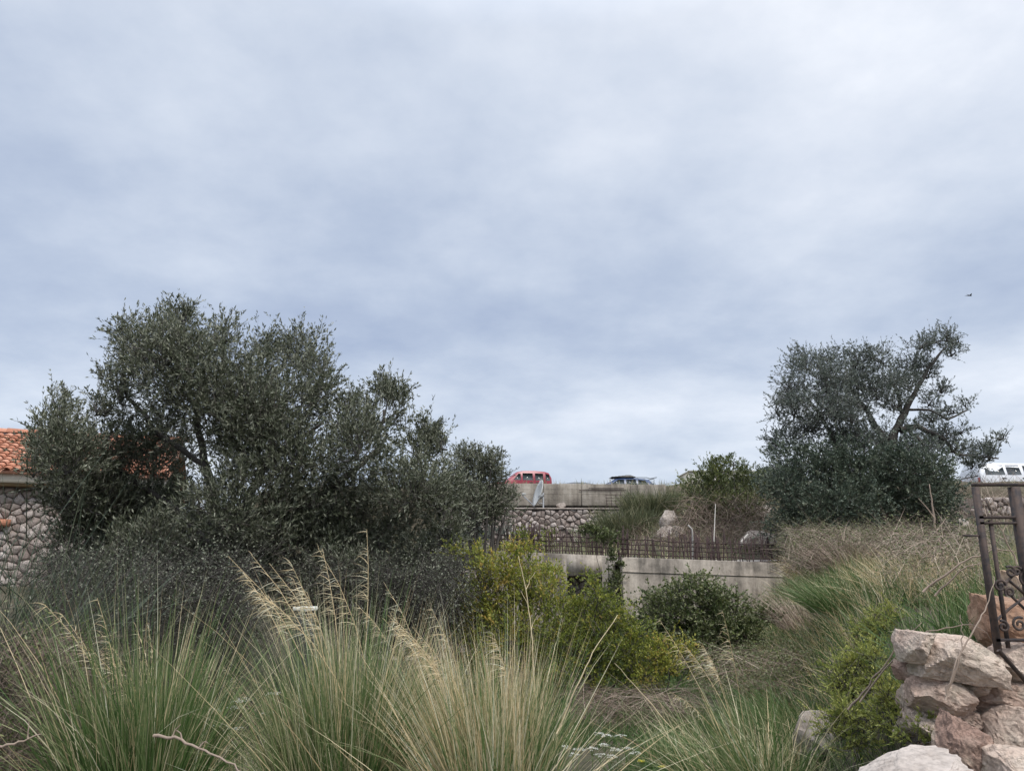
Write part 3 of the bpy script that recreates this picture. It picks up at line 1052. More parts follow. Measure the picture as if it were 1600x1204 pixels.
def car(name, label, cat, loc, rz, paint, sts, wins, front=None, rear=None, wheels=(.75, 3.1), wr=.30, glass='glass', group='vehicles parked along the road above', handles=(), lamps=True):
    """local x runs from nose (0) to tail; wins: list of side windows as x-z polygons"""
    T = thing(name, label, cat, loc, rz, group)
    v, f = loft_body(sts)
    link('body', Geo().add(v, f).mesh('body', True), paint, T)
    bm_ = T.children[0].modifiers.new('edges', 'EDGE_SPLIT'); bm_.split_angle = R(40)
    X = [s[0] for s in sts]

    def side(x, z):
        a = [float(np.interp(x, X, [s[k] for s in sts])) for k in range(1, 6)]
        zl, zb, zr, wb, wrf = a
        t = max(0, (z - zb) / max(zr - zb, .05))
        return np.interp(t, [0, .72, .95, 1], [wb, wb + (wrf - wb) * .75, wrf * .93, wrf * .55])
    for poly in wins:
        for sgn in (-1, 1):
            V = [(x, sgn * (side(x, z) + .012), z) for x, z in poly] + [(x, sgn * (side(x, z) - .03), z) for x, z in poly]
            n = len(poly)
            Fs = [(0, k, k + 1) for k in range(1, n - 1)] + [t for k in range(n) for t in ((k, (k + 1) % n, n + (k + 1) % n), (k, n + (k + 1) % n, n + k))]
            link('window', Geo().add(V, Fs).mesh('window'), M['glass'], T)
    for nm, q in (('windscreen', front), ('rear_window', rear)):
        if not q: continue
        (xa, za, wa), (xb, zb_, wb_) = q
        s_ = -1 if nm == 'windscreen' else 1
        V = [(xa + s_ * .012, -wa, za), (xa + s_ * .012, wa, za), (xb + s_ * .012, wb_, zb_ + .012), (xb + s_ * .012, -wb_, zb_ + .012),
             (xa - s_ * .03, -wa, za), (xa - s_ * .03, wa, za), (xb - s_ * .03, wb_, zb_ - .02), (xb - s_ * .03, -wb_, zb_ - .02)]
        Fs = [(0, 1, 2, 3), (7, 6, 5, 4), (0, 4, 5, 1), (1, 5, 6, 2), (2, 6, 7, 3), (3, 7, 4, 0)]
        link(nm, Geo().add(V, Fs).mesh(nm), M[glass] if nm == 'windscreen' else M['glass'], T)
    wmax = max(s[4] for s in sts)
    zl0 = sts[1][1]
    for x in wheels:
        for sgn in (-1, 1):
            y0 = sgn * (wmax - .16)
            ty = Geo().add(*tube([(x, y0 - .10 * 1, wr), (x, y0 + .10, wr)], wr, 20))
            w = link('wheel', ty.mesh('wheel', False), M['rubber'], T)
            rm = Geo().add(*tube([(x, y0 + sgn * .09, wr), (x, y0 + sgn * .112, wr)], wr * .62, 14))
            link('rim', rm.mesh('rim'), M['rim'], w)
            # arch lip
            pl = [(x + math.cos(t) * (wr + .05), sgn * (wmax + .002), wr + math.sin(t) * (wr + .05)) for t in np.linspace(0, math.pi, 12)]
            link('wheel_arch', Geo().add(*tube(pl, .035, 5)).mesh('wheel_arch'), M['trim'], T)
            disc = Geo().add(*tube([(x, sgn * (wmax - .05), wr), (x, sgn * (wmax + .004), wr)], wr + .045, 18))
            link('wheel_well', disc.mesh('wheel_well'), M['trim'], T)
    for (x, z) in handles:
        for sgn in (-1, 1):
            y = sgn * (side(x, z) + .012)
            link('door_handle', Geo().add(*box_vf(x - .09, x + .09, y - .012, y + .012, z - .018, z + .018)).mesh('door_handle'), M['trim'], T)
    if lamps:
        xe = sts[-1][0]; we = sts[-1][4]
        for sgn in (-1, 1):
            link('tail_light', Geo().add(*box_vf(xe - .03, xe + .015, sgn * we * .82 - .08, sgn * we * .82 + .08, sts[-1][2] - .28, sts[-1][2] - .02)).mesh('tail_light'), M['lamp_red'], T)
            xf = sts[0][0]; wf = sts[0][4]
            link('headlight', Geo().add(*box_vf(xf - .015, xf + .03, sgn * wf * .75 - .14, sgn * wf * .75 + .14, sts[0][2] - .2, sts[0][2] - .04)).mesh('headlight'), M['lamp_clear'], T)
    link('bumper', Geo().add(*box_vf(sts[0][0] - .06, sts[0][0] + .1, -sts[0][4] * .95, sts[0][4] * .95, .22, .42)).mesh('bumper'), M['trim'], T)
    link('bumper', Geo().add(*box_vf(sts[-1][0] - .1, sts[-1][0] + .06, -sts[-1][4] * .95, sts[-1][4] * .95, .24, .44)).mesh('bumper'), M['trim'], T)
    return T


# small red van, nose to the left
VY = 50
roofz = at(820, 736.0, VY).z
H_ = 1.82
vs = [(0, .30, .78, .80, .74, .70), (.10, .22, .88, .92, .80, .74), (.85, .22, 1.02, 1.08, .83, .76), (1.05, .22, 1.06, 1.14, .84, .76), (1.75, .22, 1.10, 1.72, .84, .70), (2.1, .22, 1.11, 1.80, .84, .69),
      (2.9, .22, 1.12, 1.83, .84, .69), (3.55, .22, 1.12, 1.79, .84, .68), (3.85, .24, 1.10, 1.70, .83, .66), (4.0, .30, 1.04, 1.40, .80, .70)]
px_tail = at(857.5, 750, VY).x
vrz = R(13)
van = car('parked_van', 'small red van with dark windows parked behind the concrete parapet', 'van', (px_tail - 4.0 * math.cos(vrz), VY - 0.5, roofz - H_), vrz, M['red_paint'], vs,
          [[(1.42, 1.16), (1.92, 1.16), (1.92, 1.58), (1.78, 1.58)], [(2.05, 1.16), (2.72, 1.16), (2.72, 1.62), (2.05, 1.62)], [(2.88, 1.16), (3.42, 1.16), (3.42, 1.62), (2.88, 1.62)], [(3.60, 1.16), (3.90, 1.16), (3.84, 1.56), (3.60, 1.62)]],
          front=((1.08, 1.12, .70), (1.74, 1.66, .62)), rear=((4.0, 1.02, .62), (3.88, 1.58, .56)), wheels=(.78, 3.25), wr=.30, glass='windshield', handles=((2.6, 1.02), (3.0, 1.02)))
# blue estate with a loaded roof
BY = 48
bx0 = at(950, 750, BY).x
bs = [(0, .25, .62, .64, .72, .66), (.12, .2, .72, .76, .80, .72), (1.1, .2, .86, .90, .84, .76), (1.3, .2, .88, .96, .84, .74), (1.95, .2, .90, 1.34, .84, .62), (2.4, .2, .90, 1.40, .84, .60),
      (3.3, .2, .91, 1.39, .84, .60), (4.0, .2, .92, 1.30, .83, .60), (4.35, .22, .90, .98, .80, .70), (4.45, .3, .84, .86, .76, .70)]
bz = at(990, 747.0, BY).z - 1.40
bc = car('parked_estate_car', 'dark blue estate car with boards tied on its roof behind the parapet', 'car', (bx0 - 1.55, BY, bz), R(3), M['blue_paint'], bs,
         [[(1.62, .95), (2.45, .95), (2.45, 1.27), (2.05, 1.26)], [(2.58, .95), (3.2, .95), (3.2, 1.28), (2.58, 1.28)], [(3.33, .95), (3.95, .95), (3.75, 1.22), (3.33, 1.27)]],
         front=((1.3, .98, .68), (1.95, 1.31, .56)), rear=((4.34, .99, .6), (4.02, 1.26, .54)), wheels=(.8, 3.4))
for k, y in enumerate((-.42, .42)):
    link('roof_rack', Geo().add(*tube([(1.75, y, 1.30), (1.85, y, 1.43), (3.95, y, 1.42), (4.15, y, 1.36), (4.6, y, 1.44)], .022, 5)).mesh('roof_rack'), M['trim'], bc)
rb = thing('roof_boards', 'flat stack of pale and dark boards tied on the blue car roof', 'boards', (bx0 + 1.10, BY, bz + 1.43), R(3))
for k in range(5):
    x0, x1 = (-.95 + .22 * k, .55 - .06 * k)
    v, f = box_vf(x0, x1, -.5 + .03 * k, .45 - .02 * k, k * .028, k * .028 + .024)
    me = Geo().add(v, f).mesh('board')
    o = link('board', me, M['pipe'] if k % 2 else M['trim'], rb)
# grey car whose roof just shows
gs = [(0, .25, .62, .64, .72, .66), (.12, .2, .72, .76, .80, .72), (1.0, .2, .86, .90, .84, .76), (1.2, .2, .88, .96, .84, .74), (1.9, .2, .90, 1.36, .84, .62), (2.4, .2, .90, 1.43, .84, .60),
      (3.0, .2, .91, 1.42, .84, .60), (3.6, .2, .92, 1.30, .83, .60), (3.85, .22, .90, .98, .80, .70), (3.95, .3, .84, .86, .76, .70)]
gwins = [[(1.55, .95), (2.35, .95), (2.35, 1.30), (1.98, 1.28)], [(2.48, .95), (3.3, .95), (3.2, 1.26), (2.48, 1.30)]]
gx = at(895, 754, 40).x
car('parked_car', 'grey car behind the parapet with only the top of its roof showing', 'car', (gx - 2.4, 40, at(895, 754.0, 40).z - 1.43), 0, M['grey_paint'], gs, gwins,
    front=((1.2, .98, .68), (1.9, 1.33, .56)), rear=((3.84, .99, .6), (3.62, 1.26, .54)), wheels=(.75, 3.15))
# dark car behind the green bush, nose towards us on the left
dx_ = at(1196, 735, 39)
car('parked_car', 'dark car half hidden between the green bush and the big tree', 'car', (dx_.x - 2.1, 39, at(1200, 728.5, 39).z - 1.43), R(2), M['dark_paint'], gs, gwins,
    front=((1.2, .98, .68), (1.9, 1.33, .56)), rear=((3.84, .99, .6), (3.62, 1.26, .54)), wheels=(.75, 3.15), glass='glass')
# white off-roader at the right edge, tail to the left
WY = 34
ws = [(0, .38, .95, .98, .80, .74), (.1, .32, 1.02, 1.06, .87, .80), (1.1, .32, 1.08, 1.12, .88, .80), (1.3, .32, 1.10, 1.2, .88, .78), (1.75, .32, 1.12, 1.66, .88, .70), (2.1, .32, 1.12, 1.74, .88, .68),
      (3.6, .32, 1.12, 1.76, .88, .68), (4.15, .34, 1.12, 1.72, .87, .67), (4.3, .38, 1.10, 1.4, .85, .72)]
tail = at(1521, 745, WY)
car('parked_off_roader', 'white off-roader beyond the iron gate at the right edge', 'car', (tail.x + 4.3, WY + .3, at(1540, 725.5, WY).z - 1.70), R(180), M['white_paint'], ws,
    [[(1.62, 1.18), (2.35, 1.18), (2.35, 1.60), (1.92, 1.58)], [(2.50, 1.18), (3.10, 1.18), (3.10, 1.62), (2.50, 1.62)], [(3.22, 1.18), (4.08, 1.18), (4.02, 1.60), (3.22, 1.62)]],
    front=((1.3, 1.2, .72), (1.75, 1.6, .64)), rear=((4.3, 1.14, .66), (4.17, 1.58, .6)), wheels=(.85, 3.45), wr=.37, handles=((2.4, 1.03), (3.3, 1.03)))


# pale house far behind the green bush
def far_house():
    c = at(1128, 735, 62)
    gz = 5.9
    Hh = thing('pale_house', 'small pale flat roofed house far behind the green bush', 'house', (c.x, 62, gz))
    z1 = at(1090, 735.5, 62).z
    w = 2.6
    link('wall', Geo().add(*box_vf(-w, w + 2, 0, 4, -1, z1 - gz - .06)).mesh('wall'), M['pale_house'], Hh)
    link('roof', Geo().add(*box_vf(-w - .12, w + 2.12, -.12, 4.12, z1 - gz - .057, z1 - gz + .05)).mesh('roof'), M['pale_house'], Hh)
    for x in (-1.7, -.2, 1.5):
        o = link('window', Geo().add(*box_vf(x, x + .7, -.03, .05, z1 - gz - 1.2, z1 - gz - .35)).mesh('window'), M['glass'], Hh)


far_house()


# ------------------------------------------------------------------ foliage engine
def lobe_world(l, jit=0.5):
    px, py, rx, ry, Y = l[:5]
    c = at(px, py, Y)
    k = pxm(Y)
    rz = ry * k
    rxx = rx * k
    dep = l[5] if len(l) > 5 else min(rxx, rz) * 1.1 + .1
    return np.array(c), np.array((rxx, dep, rz))


DENS = 1.0


def crown(lobes, per_m2, twig_len=(.18, .38), nleaf=16, leaf=(.05, .011), upb=.7, cl_r=.16, per_cl=9, spread=.75, shell=.45, ltint=(.5, .22), twig_w=.006, clip_top=None):
    """returns leaves Geo, twig Geo and the cluster centres per lobe"""
    LG, TG = Geo(), Geo()
    centres = []
    for l in lobes:
        c, r = lobe_world(l)
        area = math.pi * r[0] * r[2]
        ncl = max(3, int(area * per_m2))
        d = rand_unit(ncl)
        rad = rng.random(ncl) ** shell
        cc = c + d * rad[:, None] * r
        centres.append((c, r, cc))
        n = ncl * per_cl
        base = np.repeat(cc, per_cl, 0) + rng.normal(size=(n, 3)) * cl_r * np.array([1, 1, .8]) * min(1, max(.35, r.min() / .5))
        out = unit((base - c) / np.maximum(r, .05))
        D = unit(out * .55 + np.array([0, 0, upb]) + rng.normal(size=(n, 3)) * .42)
        L = rng.uniform(*twig_len, n) * (.75 if r.min() < .18 else 1)
        bend = rng.normal(size=(n, 3)) * .06 + np.array([0, 0, -.02])
        TG.add(*ribbons(base - D * L[:, None] * .3, D, L * 1.25, np.full(n, twig_w), bend, 2, rng.random(n)))
        t = rng.uniform(.0, 1.0, (n, nleaf))
        P = base[:, None] + D[:, None] * (L[:, None] * t)[:, :, None] + bend[:, None] * (t ** 2)[:, :, None]
        A = unit(D[:, None] * spread * 1.25 + rng.normal(size=(n, nleaf, 3)) * .42)
        k = n * nleaf
        cl_t = np.repeat(rng.normal(0, ltint[1] * .6, ncl), per_cl * nleaf) + np.repeat(rng.normal(0, ltint[1] * .7, n), nleaf)
        tint = np.clip(ltint[0] + cl_t + rng.normal(0, ltint[1] * .45, k), 0, 1)
        s = rng.uniform(.65, 1.25, k)
        LG.add(*leafset(P.reshape(-1, 3), A.reshape(-1, 3), leaf[0] * s, leaf[1] * s, tint))
    return LG, TG, centres


def branches(root, centres, hub, r0, n_sub=5, tint=.4, rb=.02):
    g = Geo()
    for (c, r, cc) in centres:
        k = min(len(cc), n_sub)
        sel = cc[rng.choice(len(cc), k, replace=False)]
        for q in sel:
            mid = (Vector(c) + Vector(q)) / 2 + Vector(rng.normal(size=3) * .08)
            pts = bez(Vector(c) - Vector((0, 0, r[2] * .35)), mid, Vector(q), 4, .015)
            g.add(*tube(pts, [rb, rb * .8, rb * .6, rb * .45, rb * .25], 4, tint + random.uniform(-.2, .2), cap=False))
    return g


def limb(pts, r0, r1, sides=8, wob=.02, tint=.4):
    P = []
    for a, b in zip(pts[:-1], pts[1:]):
        a, b = Vector(a), Vector(b)
        for i in range(4):
            p = a.lerp(b, i / 4)
            P.append(p + Vector((random.uniform(-wob, wob), random.uniform(-wob, wob), 0)))
    P.append(Vector(pts[-1]))
    n = len(P)
    rad = [(r0 + (r1 - r0) * (i / (n - 1)) ** .8) * random.uniform(.9, 1.1) for i in range(n)]
    V, F, T = tube(P, rad, sides, tint)
    return V, F, np.clip(tint + rng.normal(0, .18, len(V)), 0, 1)


# ------------------------------------------------------------------ the big olive
def olive():
    Y0 = 10.0
    base = at(352, 1000, Y0); base.z = zg(base.x, base.y) - .05
    T = thing('olive_tree', 'large dark olive tree with a broad grey green crown on the left', 'tree', base)
    lob = [(330, 605, 120, 92), (262, 555, 70, 55), (200, 522, 20, 28), (228, 545, 30, 35), (285, 500, 20, 30), (262, 505, 16, 22), (352, 525, 26, 30), (410, 550, 24, 26), (472, 555, 42, 40), (494, 605, 32, 55),
           (190, 615, 34, 52), (410, 640, 110, 85), (152, 640, 20, 22), (98, 690, 42, 48), (88, 635, 11, 28), (122, 650, 16, 18), (75, 700, 22, 32), (140, 740, 62, 44), (235, 700, 80, 55), (450, 720, 95, 65), (540, 635, 15, 28), (545, 680, 32, 40),
           (598, 645, 30, 48), (605, 608, 20, 20), (628, 625, 13, 22), (560, 700, 55, 52), (655, 705, 32, 42), (668, 672, 16, 22), (692, 695, 18, 22), (640, 765, 68, 55), (520, 790, 110, 65), (380, 800, 120, 65), (230, 790, 105, 58),
           (160, 800, 64, 46), (605, 840, 90, 45), (450, 855, 95, 40), (290, 850, 90, 48), (690, 790, 36, 46), (185, 865, 60, 40), (120, 830, 40, 45), (690, 840, 40, 30), (200, 900, 66, 40), (290, 900, 56, 36), (430, 905, 60, 34), (545, 900, 70, 38), (640, 880, 50, 34), (130, 890, 44, 40), (60, 725, 20, 38), (108, 725, 46, 44), (165, 705, 36, 44), (70, 680, 18, 26), (150, 775, 50, 40), (110, 775, 40, 36), (380, 690, 60, 60), (330, 860, 60, 40), (250, 850, 60, 44), (490, 840, 70, 44), (380, 900, 50, 40)]
    L = []
    rr = random.Random(4)
    for (px, py, rx, ry) in lob:
        big = min(rx, ry) > 36
        L.append((px, py, rx * .9, ry * .9, Y0 + rr.uniform(-.9, .9) * (1 if big else .5), max(.14, min(rx, ry) * pxm(Y0) * 1.15)))
    LG, TG, cen = crown(L, 92, (.16, .36), 17, (.056, .0155), .8, .115, 7, .8, .5, (.45, .22))
    # upright shoots round the top edge
    sh = [(196, 505), (205, 500), (176, 522), (240, 492), (262, 478), (282, 470), (296, 472), (246, 490), (352, 498), (363, 492), (338, 505), (408, 528), (402, 525), (438, 530), (472, 516), (482, 518), (460, 522), (520, 560), (505, 545),
          (542, 606), (550, 600), (598, 590), (606, 588), (622, 598), (634, 600), (560, 620), (668, 650), (676, 648), (690, 672), (704, 690), (88, 606), (92, 602), (80, 625), (60, 660), (112, 632), (170, 560), (163, 596), (140, 626), (710, 705)]
    for (px, py) in sh:
        for _ in range(7):
            tip = at(px + rr.uniform(-9, 9), py + rr.uniform(-8, 14), Y0 + rr.uniform(-.4, .4))
            b0 = tip - Vector((rr.uniform(-.16, .16), rr.uniform(-.1, .1), rr.uniform(.32, .6)))
            D = np.array(tip - b0); n = 30
            t = rng.uniform(.1, 1, n)
            P = np.array(b0) + D * t[:, None]
            A = unit(unit(D[None]) * .9 + rng.normal(size=(n, 3)) * .45)
            s = rng.uniform(.6, 1.15, n) * (1.1 - .4 * t)
            LG.add(*leafset(P, A, .055 * s, .013 * s, np.clip(rng.normal(.5, .2, n), 0, 1)))
            TG.add(*ribbons([b0], [D], [np.linalg.norm(D)], [.006], [[0, 0, 0]], 2, .4))
    part('crown', LG, M['olive'], T, kind='stuff')
    part('twigs', TG, M['bark'], T, kind='stuff')
    part('branches', branches(base, cen, None, .03, 7, .45, .017), M['grey_bark'], T, kind='stuff')
    fork = at(345, 890, Y0)
    tg = Geo()
    tg.add(*limb([base, at(356, 950, Y0), fork], .20, .15, 10, .02))
    part('trunk', tg, M['bark'], T, smooth=True)
    for pts, r0 in (([fork, at(335, 800, Y0 - .1), at(320, 720, Y0), at(300, 620, Y0 + .2), at(285, 540, Y0 + .1)], .11),
                    ([fork, at(385, 790, Y0 + .2), at(420, 700, Y0 + .3), at(455, 610, Y0 + .2)], .10),
                    ([fork, at(420, 830, Y0 - .3), at(510, 770, Y0 - .3), at(590, 700, Y0), at(600, 640, Y0)], .09),
                    ([at(350, 880, Y0), at(280, 800, Y0 + .3), at(200, 745, Y0 + .4), at(110, 700, Y0 + .3)], .06),
                    ([at(352, 930, Y0), at(440, 880, Y0 + .4), at(560, 850, Y0 + .4), at(660, 780, Y0 + .2)], .075),
                    ([at(325, 730, Y0), at(250, 680, Y0 + .2), at(200, 620, Y0 + .2), at(190, 560, Y0)], .045),
                    ([at(400, 740, Y0 + .25), at(460, 690, Y0 - .3), at(505, 660, Y0 - .5)], .04)):
        part('limb', Geo().add(*limb(pts, r0, .018, 7, .03)), M['bark'], T, smooth=True)


olive()


# olive shrub behind, right of the big olive
def tree_simple(name, label, cat, lob, Y, mat, basepx, leaf, per, nleaf=14, per_cl=7, tl=(.14, .3), tint=(.5, .2), bark='bark', up=.7, cl_r=.13, stem_r=.06, group=None, depth=1.1, sub=4, jit=.5):
    b = at(basepx[0], basepx[1], Y)
    b.z = zg(b.x, b.y) - .04
    T = thing(name, label, cat, b, group=group)
    rr = random.Random(int(basepx[0] * 7 + basepx[1]))
    L = [(px, py, rx * .92, ry * .92, Y + rr.uniform(-jit, jit), max(.1, min(rx, ry) * pxm(Y) * depth)) for (px, py, rx, ry) in lob]
    LG, TG, cen = crown(L, per, tl, nleaf, leaf, up, cl_r, per_cl, .8, .5, tint)
    part('crown', LG, mat, T, kind='stuff')
    part('twigs', TG, M[bark], T, kind='stuff')
    g = Geo()
    for (c, r, cc) in cen:
        mid = b.lerp(Vector(c), .5) + Vector((random.uniform(-.15, .15), random.uniform(-.1, .1), .1))
        g.add(*limb([b, mid, Vector(c)], stem_r * random.uniform(.5, 1), stem_r * .2, 6, .02))
    part('trunk', g, M[bark], T, smooth=True)
    if sub:
        part('branches', branches(b, cen, None, .02, sub, .45, stem_r * .2), M[bark], T, kind='stuff')
    return T, b


tree_simple('olive_tree', 'smaller olive tree between the large olive and the red van', 'tree',
            [(742, 735, 34, 32), (728, 715, 18, 18), (742, 706, 12, 10), (768, 724, 16, 18), (774, 708, 9, 9), (766, 757, 28, 26), (735, 780, 34, 35), (775, 790, 28, 30), (745, 812, 36, 18), (710, 760, 22, 40), (796, 772, 10, 10)],
            16.5, M['olive'], (748, 870), (.058, .018), 80, 18, 7, bark='bark', cl_r=.14, tint=(.5, .22))


# ------------------------------------------------------------------ the big tree on the right
def right_tree():
    Y0 = 18.0
    b = at(1372, 850, Y0); b.z = zg(b.x, b.y) - .05
    T = thing('pine_tree', 'tall grey green tree with bare dark limbs leaning right by the gate', 'tree', b)
    rr = random.Random(12)
    up = [(1236, 600, 22, 36), (1262, 570, 36, 26), (1288, 556, 22, 18), (1290, 590, 42, 34), (1240, 640, 22, 30), (1336, 566, 30, 24), (1372, 560, 28, 20), (1345, 600, 44, 34), (1398, 590, 26, 22), (1425, 568, 34, 18), (1438, 540, 26, 14), (1462, 530, 18, 14), (1478, 528, 20, 14),
          (1496, 532, 12, 13), (1486, 552, 14, 14), (1448, 585, 22, 18), (1280, 640, 44, 32), (1232, 686, 30, 28), (1330, 650, 46, 30), (1310, 690, 44, 28), (1400, 630, 22, 20), (1450, 630, 16, 12), (1458, 655, 28, 12), (1490, 640, 18, 12), (1508, 632, 12, 10), (1455, 690, 34, 24),
          (1490, 700, 26, 18), (1500, 672, 12, 10), (1525, 705, 20, 14), (1550, 700, 16, 16), (1562, 684, 9, 10), (1212, 690, 14, 16), (1425, 665, 20, 12), (1370, 615, 40, 30), (1310, 615, 40, 34), (1350, 690, 46, 30), (1400, 700, 40, 26), (1440, 715, 36, 26), (1215, 640, 14, 26), (1470, 610, 20, 14), (1420, 605, 26, 18), (1545, 715, 22, 12), (1520, 725, 22, 12), (1480, 680, 24, 16), (1260, 665, 40, 26)]
    L = []
    for (px, py, rx, ry) in up:
        L.append((px, py, rx * .95, ry * .95, Y0 + rr.uniform(-.7, .7), max(.15, min(rx, ry) * pxm(Y0) * 1.2)))
    LG, TG, cen = crown(L, 52, (.14, .30), 17, (.056, .017), .6, .15, 7, .75, .6, (.5, .22), twig_w=.009)
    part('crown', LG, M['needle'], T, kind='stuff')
    part('twigs', TG, M['grey_bark'], T, kind='stuff')
    part('branches', branches(b, cen, None, .03, 6, .35, .018), M['bark'], T, kind='stuff')
    fork = at(1390, 692, Y0)
    part('trunk', Geo().add(*limb([b, at(1376, 780, Y0), fork], 0.19, .13, 10, .02)), M['bark'], T, smooth=True)
    for pts, r0 in (([fork, at(1408, 655, Y0), at(1428, 615, Y0), at(1450, 575, Y0), at(1480, 540, Y0)], .115),
                    ([at(1388, 700, Y0), at(1362, 655, Y0 + .2), at(1340, 620, Y0 + .2), at(1318, 590, Y0)], .11),
                    ([at(1352, 640, Y0 + .2), at(1320, 625, Y0), at(1285, 610, Y0)], .05),
                    ([at(1330, 760, Y0), at(1302, 685, Y0), at(1280, 645, Y0), at(1262, 620, Y0)], .08),
                    ([at(1405, 672, Y0 - .1), at(1432, 666, Y0 - .2), at(1470, 682, Y0 - .2), at(1496, 710, Y0), at(1560, 716, Y0)], .085),
                    ([at(1420, 672, Y0 - .1), at(1440, 690, Y0 - .3), at(1462, 720, Y0 - .3)], .05),
                    ([at(1412, 650, Y0), at(1400, 610, Y0 + .2), at(1390, 580, Y0 + .2)], .06),
                    ([at(1418, 640, Y0), at(1452, 640, Y0 - .2), at(1480, 655, Y0), at(1512, 640, Y0)], .035)):
        part('limb', Geo().add(*limb(pts, r0, .02, 7, .03)), M['bark'], T, smooth=True)
    # dead spray on the left side
    dg = Geo()
    for k in range(46):
        a = at(1242 + rr.uniform(-6, 6), 618 + rr.uniform(-20, 22), Y0)
        e = at(1205 + rr.uniform(-2, 26), 600 + rr.uniform(-12, 42), Y0 + rr.uniform(-.3, .3))
        dg.add(*tube(bez(a, (a + e) / 2 + Vector((0, 0, .08)), e, 4, .02), [.010, .008, .006, .005, .003], 3, .6, cap=False))
    part('dead_twigs', dg, M['grey_bark'], T, kind='stuff')


right_tree()
tree_simple('mastic_bush', 'dense dark green mastic bush at the foot of the leaning tree', 'bush',
            [(1262, 735, 58, 48), (1340, 735, 70, 55), (1420, 745, 60, 60), (1300, 795, 80, 45), (1395, 805, 76, 40), (1456, 765, 34, 44), (1225, 770, 36, 40), (1460, 810, 36, 34), (1250, 820, 50, 26)],
            17.0, M['mastic'], (1350, 850), (.06, .024), 70, 16, 8, tint=(.45, .24), cl_r=.15, up=.5, stem_r=.07)
tree_simple('green_bush', 'mid green bush with thin tips between the broom slope and the leaning tree', 'bush',
            [(1122, 745, 36, 22), (1100, 765, 36, 26), (1160, 755, 38, 26), (1112, 724, 8, 12), (1132, 724, 12, 10), (1146, 722, 6, 10), (1185, 755, 20, 22), (1130, 792, 58, 26), (1090, 800, 26, 26), (1180, 790, 24, 26)],
            22.0, M['green_bush'], (1135, 835), (.068, .025), 50, 14, 7, tint=(.42, .25), cl_r=.17, up=.8, bark='grey_bark', stem_r=.05)


# ------------------------------------------------------------------ stem bushes (broom, brambles) and grasses
def fan(name, label, cat, px, py, Y, n, ln, w, mat, lean=(0, 0), spread=.5, rad=.15, droop=.25, tint=(.45, .25), seg=5, group=None, partname='stems', side=0, zb=None, forks=0):
    b = at(px, py, Y)
    b.z = zg(b.x, b.y) - .03 if zb is None else zb
    T = thing(name, label, cat, b, group=group)
    th = rng.uniform(0, 2 * math.pi, n)
    r = rad * np.sqrt(rng.random(n))
    P = np.array(b) + np.stack([np.cos(th) * r, np.sin(th) * r, np.zeros(n)], -1)
    tilt = spread * (r / rad) * rng.uniform(.35, 1.35, n) + np.abs(rng.normal(0, spread * .35, n))
    ph = th + rng.normal(0, .5, n)
    D = np.stack([np.cos(ph) * np.sin(tilt) + lean[0], np.sin(ph) * np.sin(tilt) + lean[1], np.cos(tilt)], -1)
    L = rng.uniform(*ln, n)
    hd = unit(D * np.array([1, 1, 0]))
    bend = hd * (droop * L * rng.uniform(.3, 1.2, n))[:, None] + np.array([0, 0, -1]) * (droop * L * rng.uniform(.2, .9, n))[:, None] + rng.normal(size=(n, 3)) * .04 * L[:, None]
    g = Geo()
    tt = np.clip(rng.normal(tint[0], tint[1], n), 0, 1)
    g.add(*ribbons(P, D, L, rng.uniform(.7, 1.3, n) * w, bend, seg, tt))
    for _ in range(forks):
        t0 = rng.uniform(.35, .85, n)
        Pf = P + unit(D) * (L * t0)[:, None] + bend * (t0 ** 2)[:, None]
        Df = unit(unit(D) + rng.normal(size=(n, 3)) * .35)
        Lf = L * rng.uniform(.2, .45, n)
        g.add(*ribbons(Pf, Df, Lf, .7 * w, bend * .15, 3, tt))
    part(partname, g, mat, T, kind='stuff')
    return T, b


fan('broom_bush', 'dark rush like broom bush at the left edge in front of the stone house', 'bush', -20, 1000, 5.4, 230, (1.2, 2.35), .0085, M['broom'], (.12, 0), .36, .12, .16, (.40, .2), forks=3)
fan('broom_bush', 'thin stemmed broom bush between the left edge broom and the grey tufts', 'bush', 120, 1000, 7.2, 360, (.7, 1.25), .007, M['broom'], (.1, 0), .55, .4, .15, (.6, .22), forks=3)
fan('broom_bush', 'grey twiggy broom bush below the large olive crown', 'bush', 265, 1000, 7.6, 420, (.7, 1.2), .006, M['broom'], (0, 0), .6, .5, .15, (.72, .2), forks=3)
fan('broom_bush', 'thin dark broom stems at the foot of the olive trunk', 'bush', 420, 1000, 8.2, 260, (.6, 1.1), .006, M['broom'], (0, 0), .6, .5, .15, (.6, .2), forks=3)
for k, (px, Y, n, lab) in enumerate(((980, 24.5, 1300, 'olive green broom on the stony slope beside the parapet end'), (1020, 25.2, 1400, 'tall olive green broom crowning the stony slope right of the parapet'),
                                     (945, 24.0, 500, 'low dry broom at the foot of the grey cast wall'), (1062, 27.0, 350, 'small broom on the skyline between parapet and green bush'))):
    fan('broom_bush', lab, 'bush', px, 850, Y, n, ((.6, 1.25), (.6, 1.15), (.4, .9), (.25, .5))[k], 0.018, M['slope_broom'], (0, -.05), .36, .75, .14, (.5, .25), forks=2, group='brooms on the stony slope')

# tussocks of tall grass in the foreground
plume_mes = []


